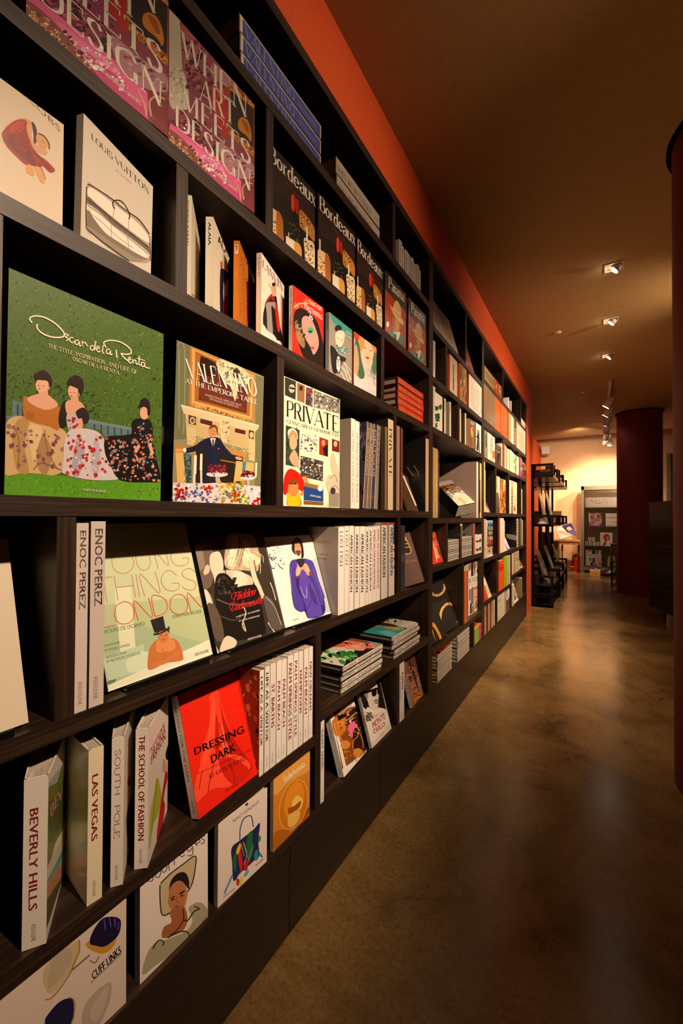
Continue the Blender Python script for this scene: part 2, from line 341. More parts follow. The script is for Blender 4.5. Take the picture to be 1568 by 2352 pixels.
m = MB(); m.box((-.02, -.015, .355), (.02, .015, .39)); m.box((-.01, -.012, .39), (.06, .012, .405)); m.box((-.01, -.012, .42), (.055, .012, .43)); m.build('valve_handle', M_BLACK, ex)
m = MB(); m.tube([(-.02, 0, .37), (-.06, 0, .35), (-.075, 0, .25), (-.07, 0, .12)], .009, 8); m.build('hose', M_BLACK, ex)
ct = empty('display_cart', (1.0, 9.35, 0)); tag(ct, 'low black tube cart half hidden behind the far red column', 'cart')
for x, y in ((.02, 0), (.10, .0), (.02, .45), (.55, .0), (.55, .45)): m = MB(); m.tube([(x, y, .03), (x, y, .79)], .012, 8); po = m.build('post', M_BLKMETAL, ct); m = MB(); m.tube([(x-.008, y, .025), (x+.008, y, .025)], .025, 12); m.build('caster', M_BLACK, po)
for z in (.14, .45, .78): boxo('shelf_board', (.0, -.02, z), (.58, .47, z+.015), M_BLKMETAL, ct)
wt = boxo('storage_box', (.64, 10.82, 0), (.84, 11.02, .12), mat('tan_board', 'c79a5a', .5)); tag(wt, 'small tan box on the floor under the glass showcase', 'box')
m = MB(); m.lathe([(0, 0), (.02, 0), (.025, .02), (.012, .04), (0, .045)], n=14); o = m.build('glass_paperweight', mat('bluish_glass', '8f93d8', .1)); o.location = (.76, 10.9, .121); tag(o, 'small bluish glass knob lying on the tan floor box', 'paperweight')
q = MB(); random.seed(4)
prof = [(0, .0, .21), (.08, .0, .2), (.2, .0, .17), (.26, .0, .05)]
q.lathe([(0, 0), (.16, 0), (.19, .03), (.17, .1), (.1, .16), (.03, .19), (0, .2)], n=20)
q.v = [(x*1.1+random.uniform(-.01, .01), y*.7, z*.85+.3*x*(z > .05)) if 1 else 0 for x, y, z in q.v]
o = q.build('floor_bag', M_BLACK); o.location = (1.0, 10.95, 0); tag(o, 'slumped black bag on the floor beside the tan box', 'bag')
# stacked cartons behind the racks
M_CARD = mat('tan_carton', 'b9803a', .7, nodes=noisy(12, [(.3, 'ae7632'), (.7, 'c58d46')]))
def carton(a, b, lab, mm=None, g=None):
    o = boxo('carton', a, b, mm or M_CARD, None, .003); return tag(o, lab, 'carton', g)
carton((-.30, 9.82, 0), (-.02, 10.15, .98), 'tall pale wooden panel crate standing behind the racks', mat('pale_ply', 'd9a95a', .6, nodes=noisy(5, [(.3, 'cf9d50'), (.7, 'e2b468')], vec=(12, 12, .6))))
carton((-.015, 9.9, 0), (.09, 10.1, .80), 'narrow pale wood crate leaning beside the taller one', mat('pale_ply', 'd9a95a'))
carton((-.06, 8.95, 1.182), (.19, 9.2, 1.42), 'tan cardboard carton on the middle tray of the farthest rack')
carton((-.2, 7.72, 1.182), (.02, 8.0, 1.40), 'brown paper carton with torn top on the middle rack')
sp = boxo('wall_speaker', (-.37, 11.2, 2.86), (-.2, 11.45, 3.03), M_WHITEMETAL, None, .01); tag(sp, 'small pale speaker box high in the far left ceiling corner', 'speaker')
dr = struct(boxo('door_1', (2.22, 11.98, 0), (3.1, 12.05, 2.78), mat('door_grey', '3c3a38', .5))); dr.rotation_euler.z = 0
struct(boxo('trim_1', (2.14, 11.96, 0), (2.215, 12.04, 2.78), mat('grey_trim', '7c6c58', .6)))
# ------------------------------------------------------------------ lettering and printed art
def cr(pts, closed=False, n=6):         # smooth curve through points
    P = [Vector(p) for p in pts]; L = len(P); out = []
    if L < 3 and not closed: return [tuple(p) for p in P]
    rng = range(L) if closed else range(L-1)
    for i in rng:
        a, b, c, d = (P[(i-1) % L] if closed or i else P[0]), P[i], P[(i+1) % L], (P[(i+2) % L] if closed or i+2 < L else P[-1])
        for k in range(n):
            t = k/n; out.append(tuple(.5*((2*b) + (c-a)*t + (2*a-5*b+4*c-d)*t*t + (3*b-a-3*c+d)*t**3)))
    if not closed: out.append(tuple(P[-1]))
    return out
def stroke(pts, wfun):                  # ribbon quads along a polyline, wfun(direction) -> width
    out = []; L = len(pts); nn = []
    for i in range(L):
        a = Vector(pts[max(i-1, 0)]); b = Vector(pts[min(i+1, L-1)]); d = b-a
        if d.length < 1e-9: d = Vector((1, 0))
        d.normalize(); w = wfun(d)/2; nn.append((-d.y*w, d.x*w))
    for i in range(L-1):
        p, q = pts[i], pts[i+1]; a, b = nn[i], nn[i+1]
        out.append([(p[0]-a[0], p[1]-a[1]), (q[0]-b[0], q[1]-b[1]), (q[0]+b[0], q[1]+b[1]), (p[0]+a[0], p[1]+a[1])])
    return out
O_ = "m.45,1,.14,.8,.08,.5,.14,.2,.45,0,.76,.2,.82,.5,.76,.8,.45,1"
GLYPH = {
'A': (.85, "t0,0,.42,1 T.42,1,.82,0 t.15,.33,.66,.33"), 'B': (.75, "T.12,0,.12,1 m.12,1,.42,1,.6,.88,.58,.62,.42,.53,.12,.53 m.12,.53,.48,.53,.68,.4,.66,.12,.48,0,.12,0"),
'C': (.85, "m.8,.8,.64,.97,.45,1,.14,.8,.08,.5,.14,.2,.45,0,.66,.03,.8,.22"), 'D': (.95, "T.12,0,.12,1 m.12,1,.5,1,.8,.82,.86,.5,.8,.18,.5,0,.12,0"),
'E': (.72, "T.12,0,.12,1 t.12,1,.62,1 t.62,1,.62,.82 t.12,.53,.5,.53 t.12,0,.65,0 t.65,0,.65,.18"), 'F': (.68, "T.12,0,.12,1 t.12,1,.6,1 t.6,1,.6,.82 t.12,.53,.48,.53"),
'G': (.92, "m.8,.8,.64,.97,.45,1,.14,.8,.08,.5,.14,.2,.45,0,.66,.04,.8,.15 T.8,.02,.8,.42"), 'H': (.92, "T.12,0,.12,1 T.76,0,.76,1 t.12,.53,.76,.53"), 'I': (.32, "T.14,0,.14,1"),
'J': (.5, "T.36,1,.36,.25 m.36,.25,.28,.03,.1,.02,.04,.12"), 'K': (.85, "T.12,0,.12,1 t.12,.4,.7,1 T.34,.62,.76,0"), 'L': (.68, "T.12,0,.12,1 t.12,0,.62,0 t.62,0,.62,.2"),
'M': (1.08, "t.12,0,.12,1 T.12,1,.5,.05 t.5,.05,.9,1 T.9,1,.9,0"), 'N': (.95, "t.12,0,.12,1 T.12,1,.8,0 t.8,0,.8,1"), 'O': (.9, O_), 'Q': (.9, O_+" T.5,.2,.8,-.15"),
'P': (.7, "T.12,0,.12,1 m.12,1,.45,1,.64,.88,.64,.62,.45,.48,.12,.48"), 'R': (.8, "T.12,0,.12,1 m.12,1,.45,1,.62,.88,.62,.64,.45,.52,.12,.52 T.4,.52,.72,0"),
'S': (.65, "m.54,.82,.44,.97,.3,1,.12,.9,.1,.72,.25,.58,.43,.46,.56,.3,.52,.1,.35,0,.2,.03,.08,.22"), 'T': (.78, "T.37,0,.37,1 t.02,1,.72,1 t.02,1,.02,.84 t.72,1,.72,.84"),
'U': (.88, "T.12,1,.12,.3 m.12,.3,.2,.07,.42,0,.64,.07,.72,.3 t.72,.3,.72,1"), 'V': (.82, "T0,1,.4,0 t.4,0,.78,1"), 'W': (1.15, "T0,1,.3,0 t.3,0,.55,1 T.55,1,.85,0 t.85,0,1.1,1"),
'X': (.78, "T0,1,.7,0 t0,0,.68,1"), 'Y': (.78, "T0,1,.37,.45 t.37,.45,.7,1 T.37,.45,.37,0"), 'Z': (.7, "t.05,1,.65,1 T.65,1,.05,0 t.05,0,.65,0"),
'a': (.52, "m.1,.5,.25,.62,.42,.55,.45,.42 T.45,.45,.45,0 m.45,.36,.2,.32,.08,.18,.14,.03,.28,0,.45,.12"), 'o': (.55, "m.27,.62,.12,.52,.06,.31,.12,.1,.27,0,.42,.1,.48,.31,.42,.52,.27,.62"),
'r': (.4, "T.1,0,.1,.62 m.1,.4,.2,.58,.38,.6"), 'd': (.56, "m.44,.5,.27,.62,.12,.52,.06,.31,.12,.1,.27,0,.44,.1 T.46,0,.46,1"), 'e': (.52, "m.07,.34,.46,.34,.42,.54,.27,.62,.12,.52,.06,.31,.12,.1,.27,0,.46,.12"),
'u': (.56, "T.08,.62,.08,.15 m.08,.15,.2,0,.44,.12 T.45,.62,.45,0"), 'x': (.48, "T.03,.62,.44,0 t.03,0,.43,.62"), 'n': (.54, "T.08,0,.08,.62 m.08,.45,.24,.62,.4,.58,.44,.42 T.44,.42,.44,0"),
'm': (.86, "T.08,0,.08,.62 m.08,.45,.22,.62,.38,.58,.42,.42 T.42,.42,.42,0 m.42,.45,.56,.62,.7,.58,.76,.42 T.76,.42,.76,0"), 'h': (.54, "T.08,0,.08,1 m.08,.45,.24,.62,.4,.58,.44,.42 T.44,.42,.44,0"),
'l': (.2, "T.1,0,.1,1"), 'é': (.52, "m.07,.34,.46,.34,.42,.54,.27,.62,.12,.52,.06,.31,.12,.1,.27,0,.46,.12 t.25,.75,.38,.92"), 'i': (.22, "T.1,0,.1,.62 T.1,.78,.1,.88"), 't': (.36, "T.15,.08,.15,.85 t.02,.62,.32,.62"), 'b': (.56, "T.1,0,.1,1 m.1,.5,.28,.62,.42,.52,.48,.31,.42,.1,.28,0,.1,.12"), 'y': (.5, "T.03,.62,.25,0 t.47,.62,.15,-.28"), 'c': (.48, "m.42,.5,.27,.62,.12,.52,.06,.31,.12,.1,.27,0,.42,.12"), 'k': (.5, "T.08,0,.08,1 t.08,.25,.4,.62 T.2,.36,.46,0"), 'p': (.56, "T.1,-.3,.1,.62 m.1,.5,.28,.62,.42,.52,.48,.31,.42,.1,.28,0,.1,.12"), ' ': (.35, ""), "'": (.2, "T.1,.8,.1,1"), '.': (.2, "T.1,0,.1,.1"),
's': (.45, "m.38,.5,.25,.62,.1,.52,.12,.38,.36,.26,.38,.1,.22,0,.08,.1"), 'w': (.75, "T.03,.62,.2,0 t.2,0,.35,.62 T.35,.62,.52,0 t.52,0,.68,.62"), '&': (.8, O_), '-': (.4, "t.05,.4,.35,.4"), ',': (.2, "t.1,.1,.05,-.1")}
def glyph_text(s, thin=.045, thick=.16, uniform=None):
    """polygons of a word at cap height 1, and its length"""
    x = 0; out = []
    for ch in s:
        w, d = GLYPH.get(ch) or GLYPH.get(ch.upper()) or GLYPH[' ']
        st = []
        for tok in d.split():
            v = [float(a) for a in tok[1:].split(',')]; st.append((tok[0], [(v[i], v[i+1]) for i in range(0, len(v), 2)]))
        ends = [p for k, ps in st for p in (ps[0], ps[-1])]
        for k, ps in st:
            if k == 'm':
                c = cr(ps, False, 5); wf = (lambda d: uniform) if uniform else (lambda d: thin+(thick-thin)*abs(d.y)**1.6)
            else:
                c = ps; wv = uniform or (thick if k == 'T' else thin); wf = lambda d, wv=wv: wv
                if not uniform and abs(ps[0][1]-ps[-1][1]) > .3:
                    for p in (ps[0], ps[-1]):
                        if ends.count(p) == 1 and p[1] in (0, 1, .62):
                            hw = .14 if k == 'T' else .11; yy = p[1]+(thin/2 if p[1] == 0 else -thin/2)
                            out.append([(x+p[0]-hw, yy-thin/2), (x+p[0]+hw, yy-thin/2), (x+p[0]+hw, yy+thin/2), (x+p[0]-hw, yy+thin/2)])
            out += [[(x+a, b) for a, b in q] for q in stroke(c, wf)]
        x += w + (.06 if not uniform else .03)
    return out, max(x-.06, .1)
_tc = {}
def sans_text(s):
    if s in _tc: return _tc[s]
    cu = bpy.data.curves.new('t', 'FONT'); cu.body = s; cu.resolution_u = 2; ob = bpy.data.objects.new('t', cu); me = ob.to_mesh()
    vs = [(v.co.x, v.co.y) for v in me.vertices]; fs = [[vs[i] for i in p.vertices] for p in me.polygons]
    ob.to_mesh_clear(); bpy.data.objects.remove(ob); bpy.data.curves.remove(cu)
    x0 = min(p[0] for p in vs); x1 = max(p[0] for p in vs)
    _tc[s] = ([[((x-x0)/.729, y/.729) for x, y in f] for f in fs], (x1-x0)/.729); return _tc[s]
def word(kind, s):
    if kind == 'T': return sans_text(s)
    if kind == 'B':                       # bold sans
        f, l = sans_text(s); return f + [[(x+.04, y) for x, y in g] for g in f] + [[(x+.08, y+.015) for x, y in g] for g in f], l+.08
    if kind == 'U': return glyph_text(s, uniform=.035)
    if kind == 'V': return glyph_text(s, uniform=.09)
    return glyph_text(s)                  # 'S' high contrast serif
def homog(src, dst):
    A = []; 
    for (x, y), (u, v) in zip(src, dst):
        A.append([x, y, 1, 0, 0, 0, -u*x, -u*y, u]); A.append([0, 0, 0, x, y, 1, -v*x, -v*y, v])
    n = 8
    for i in range(n):
        p = max(range(i, n), key=lambda r: abs(A[r][i])); A[i], A[p] = A[p], A[i]
        for r in range(n):
            if r != i:
                k = A[r][i]/A[i][i]; A[r] = [a-k*b for a, b in zip(A[r], A[i])]
    h = [A[i][8]/A[i][i] for i in range(n)]
    return lambda p: ((h[0]*p[0]+h[1]*p[1]+h[2])/(h[6]*p[0]+h[7]*p[1]+1), (h[3]*p[0]+h[4]*p[1]+h[5])/(h[6]*p[0]+h[7]*p[1]+1))
def parse_art(spec, w, h):
    """spec lines -> list of (colour, polygon in metres on a w x h cover, origin bottom left)"""
    out = []; M = None
    def emit(col, poly, clip=True):
        q = [M(p) for p in poly]
        q = [(min(max(a, .0003), w-.0003), min(max(b, .0003), h-.0003)) for a, b in q]
        out.append((col, q))
    for ln in spec.strip().split('\n'):
        t = ln.split()
        if not t: continue
        k = t[0]
        if k == 'Q':
            v = [float(a) for a in t[1:9]]; M = homog([(v[i], v[i+1]) for i in (0, 2, 4, 6)], [(0, h), (w, h), (w, 0), (0, 0)]); continue
        col = t[1]
        if k in 'PC':
            v = [float(a) for a in t[2:]]; ps = [(v[i], v[i+1]) for i in range(0, len(v), 2)]
            emit(col, cr(ps, True, 4) if k == 'C' else ps)
        elif k == 'L':
            wd_ = float(t[2]); v = [float(a) for a in t[3:]]; ps = [(v[i], v[i+1]) for i in range(0, len(v), 2)]
            for i, s_ in enumerate(stroke(cr(ps, False, 5), lambda d: wd_)): emit(col, s_)
            out.append(None)
        elif k == 'E':
            cx, cy, rx, ry = map(float, t[2:6]); ro = math.radians(float(t[6])) if len(t) > 6 else 0
            emit(col, [(cx+rx*math.cos(a)*math.cos(ro)-ry*math.sin(a)*math.sin(ro), cy+rx*math.cos(a)*math.sin(ro)+ry*math.sin(a)*math.cos(ro)) for a in [i*math.pi/10 for i in range(20)]])
        elif k in 'TSUBV':
            ax, ay, bx_, by, cx, cy = map(float, t[2:8]); fs, L = word(k, ' '.join(t[8:]))
            for f in fs: emit(col, [(ax+x/L*(bx_-ax)+y*(cx-ax), ay+x/L*(by-ay)+y*(cy-ay)) for x, y in f])
            out.append(None)
        elif k == 'G':      # G cols seed n smin smax x0 y0 x1 y1 [x2 y2 x3 y3]: scattered flecks in a quad
            cols = col.split(','); rnd = random.Random(int(t[2])); n = int(t[3]); s0, s1 = float(t[4]), float(t[5]); v = [float(a) for a in t[6:]]
            if len(v) == 4: v = [v[0], v[1], v[2], v[1], v[2], v[3], v[0], v[3]]
            for _ in range(n):
                a, b = rnd.random(), rnd.random()
                x = (v[0]*(1-a)+v[2]*a)*(1-b)+(v[6]*(1-a)+v[4]*a)*b; y = (v[1]*(1-a)+v[3]*a)*(1-b)+(v[7]*(1-a)+v[5]*a)*b
                s = rnd.uniform(s0, s1); g = rnd.random()*6.28; m_ = rnd.choice([4, 5, 6])
                emit(rnd.choice(cols), [(x+s*rnd.uniform(.5, 1)*math.cos(g+i*6.283/m_), y+s*rnd.uniform(.5, 1)*math.sin(g+i*6.283/m_)) for i in range(m_)])
            out.append(None)
        if k in 'PCE': out.append(None)
    return out
LAY = 2.2e-5
ART = {}
def paint(mb, art, w, h, fn):
    """add art to a mesh; fn(a, b, lift) -> point"""
    lay = 1
    sp_ = art if art.lstrip().startswith('Q') else 'Q 0 0 100 0 100 100 0 100\n' + art
    for it in parse_art(sp_, w, h):
        if it is None: lay += 1; continue
        mb.poly([fn(a, b, lay*LAY) for a, b in it[1]][::1], it[0])
_cc = {}
def book(label, loc, w, h, t, rot=(0, 0, 0), cover='ddd', spine=None, back=None, art=None, sp=None, bart=None, fan=0, m=None, cat='book', group=None, name='book', simple=False, key=None, pages=None):
    """local axes: x = from the spine across the front cover, y = thickness away from the reader, z = up; origin at the lower spine corner of the front cover"""
    if isinstance(rot, Matrix): rot = rot.to_euler()
    m = m or P_GLOSS; spine = spine or cover; back = back or cover
    if key and key in _cc:
        o = copy_tree(_cc[key]); o.location = loc; o.rotation_euler = rot; return tag(o, label, cat, group)
    r = empty(name, loc, rot) ; tag(r, label, cat, group)
    b = .0028; q = MB()
    q.box((0, 0, 0), (w, b, h), cover, 'Xzy' 'Z'); 
    q.poly([(b, b, 0), (b, b, h), (w, b, h), (w, b, 0)], 'ded5c5')
    q.box((-.0006, 0, 0), (b, t, h), spine, 'xzZ')
    yb = t + fan*w
    p = [(0, t-b, 0), (w, yb-b, 0), (w, yb, 0), (0, t, 0)]; p += [(x, y, h) for x, y, z in p]
    q.hull8(p, back)
    if art: paint(q, ART.get(art, art), w, h, lambda a, c, l: (a, -l, c))
    if bart:
        paint(q, ART.get(bart, bart), w, h, lambda a, c, l: (w-a, t+l, c))
    for i, it in enumerate(sp or []):       # (colour, s0, s1, r0, r1, text[, kind]); text '' is a flat block
        c, s0, s1, r0, r1 = it[:5]; k = it[6] if len(it) > 6 else 'T'; l = (i+1)*3e-5+.0006
        F = lambda s, g: (-l, t*(1-g), h*(1-s))
        if not it[5]: q.poly([F(s0, r0), F(s1, r0), F(s1, r1), F(s0, r1)], c); continue
        fs, L = word(k, it[5])
        for f in fs: q.poly([F(s0+(s1-s0)*x/L, r0+(r1-r0)*y) for x, y in f], c)
    q.build('cover', m, r, color=True)
    e = .0035; g = MB(); y1 = t-b-.0002; p = [(b, b+.0002, e), (w-e, b+.0002, e), (w-e, y1+fan*(w-e), e), (b, y1, e)]; p += [(x, y, h-e) for x, y, z in p]; g.hull8(p)
    g.build('page_block', pages or M_PAGES, r)
    if key: _cc[key] = r
    return r
R90 = math.pi/2
def rotz(yaw, lean=0): return (-math.radians(lean), 0, R90 + math.radians(yaw))
def rack_stand(x, y, z, w, h, lean, yaw=0):     # black easel-like stand behind a leaning book
    o = empty('book_stand', (x, y, z), (0, 0, R90+math.radians(yaw))); l = math.radians(lean)
    a = MB(); a.box((w*.1, -.012, .0), (w*.9, .02, .003)); a.box((w*.1, -.014, .0), (w*.9, -.012, .012)); a.build('base_plate', M_BLACK, o)
    return o
# face-out book on a shelf: numbers are x, y, yaw, lean, width, height, thickness
def face(label, zs, p, **k):
    x, y, yaw, lean, w, h, t = p
    return book(label, (x, y, zs + t*math.sin(max(0, math.radians(lean))) + .0008), w, h, t, rotz(yaw, lean), **k)
# spine-out book: y, thickness, height, x of the spine, depth
def spine_out(label, zs, y, t, h, x=-.02, w=.235, tilt=0, yaw=0, **k):
    # the front cover faces +Y, the back cover faces the viewer
    return book(label, (x, y+t, zs+.0008 + (t*math.sin(math.radians(tilt)) if tilt > 0 else 0)), w, h, t, (-math.radians(tilt), 0, math.pi+math.radians(yaw)), **k)
MFLAT = Matrix(((-1, 0, 0), (0, 0, -1), (0, -1, 0)))
# flat book, spine to the aisle: x, y of the tail corner (far end), z of its underside
def flat(label, x, yend, z0, w, h, t, yaw=0, **k):
    R = Matrix.Rotation(math.radians(yaw), 3, 'Z') @ MFLAT
    return book(label, (x, yend, z0+t), w, h, t, R, **k)
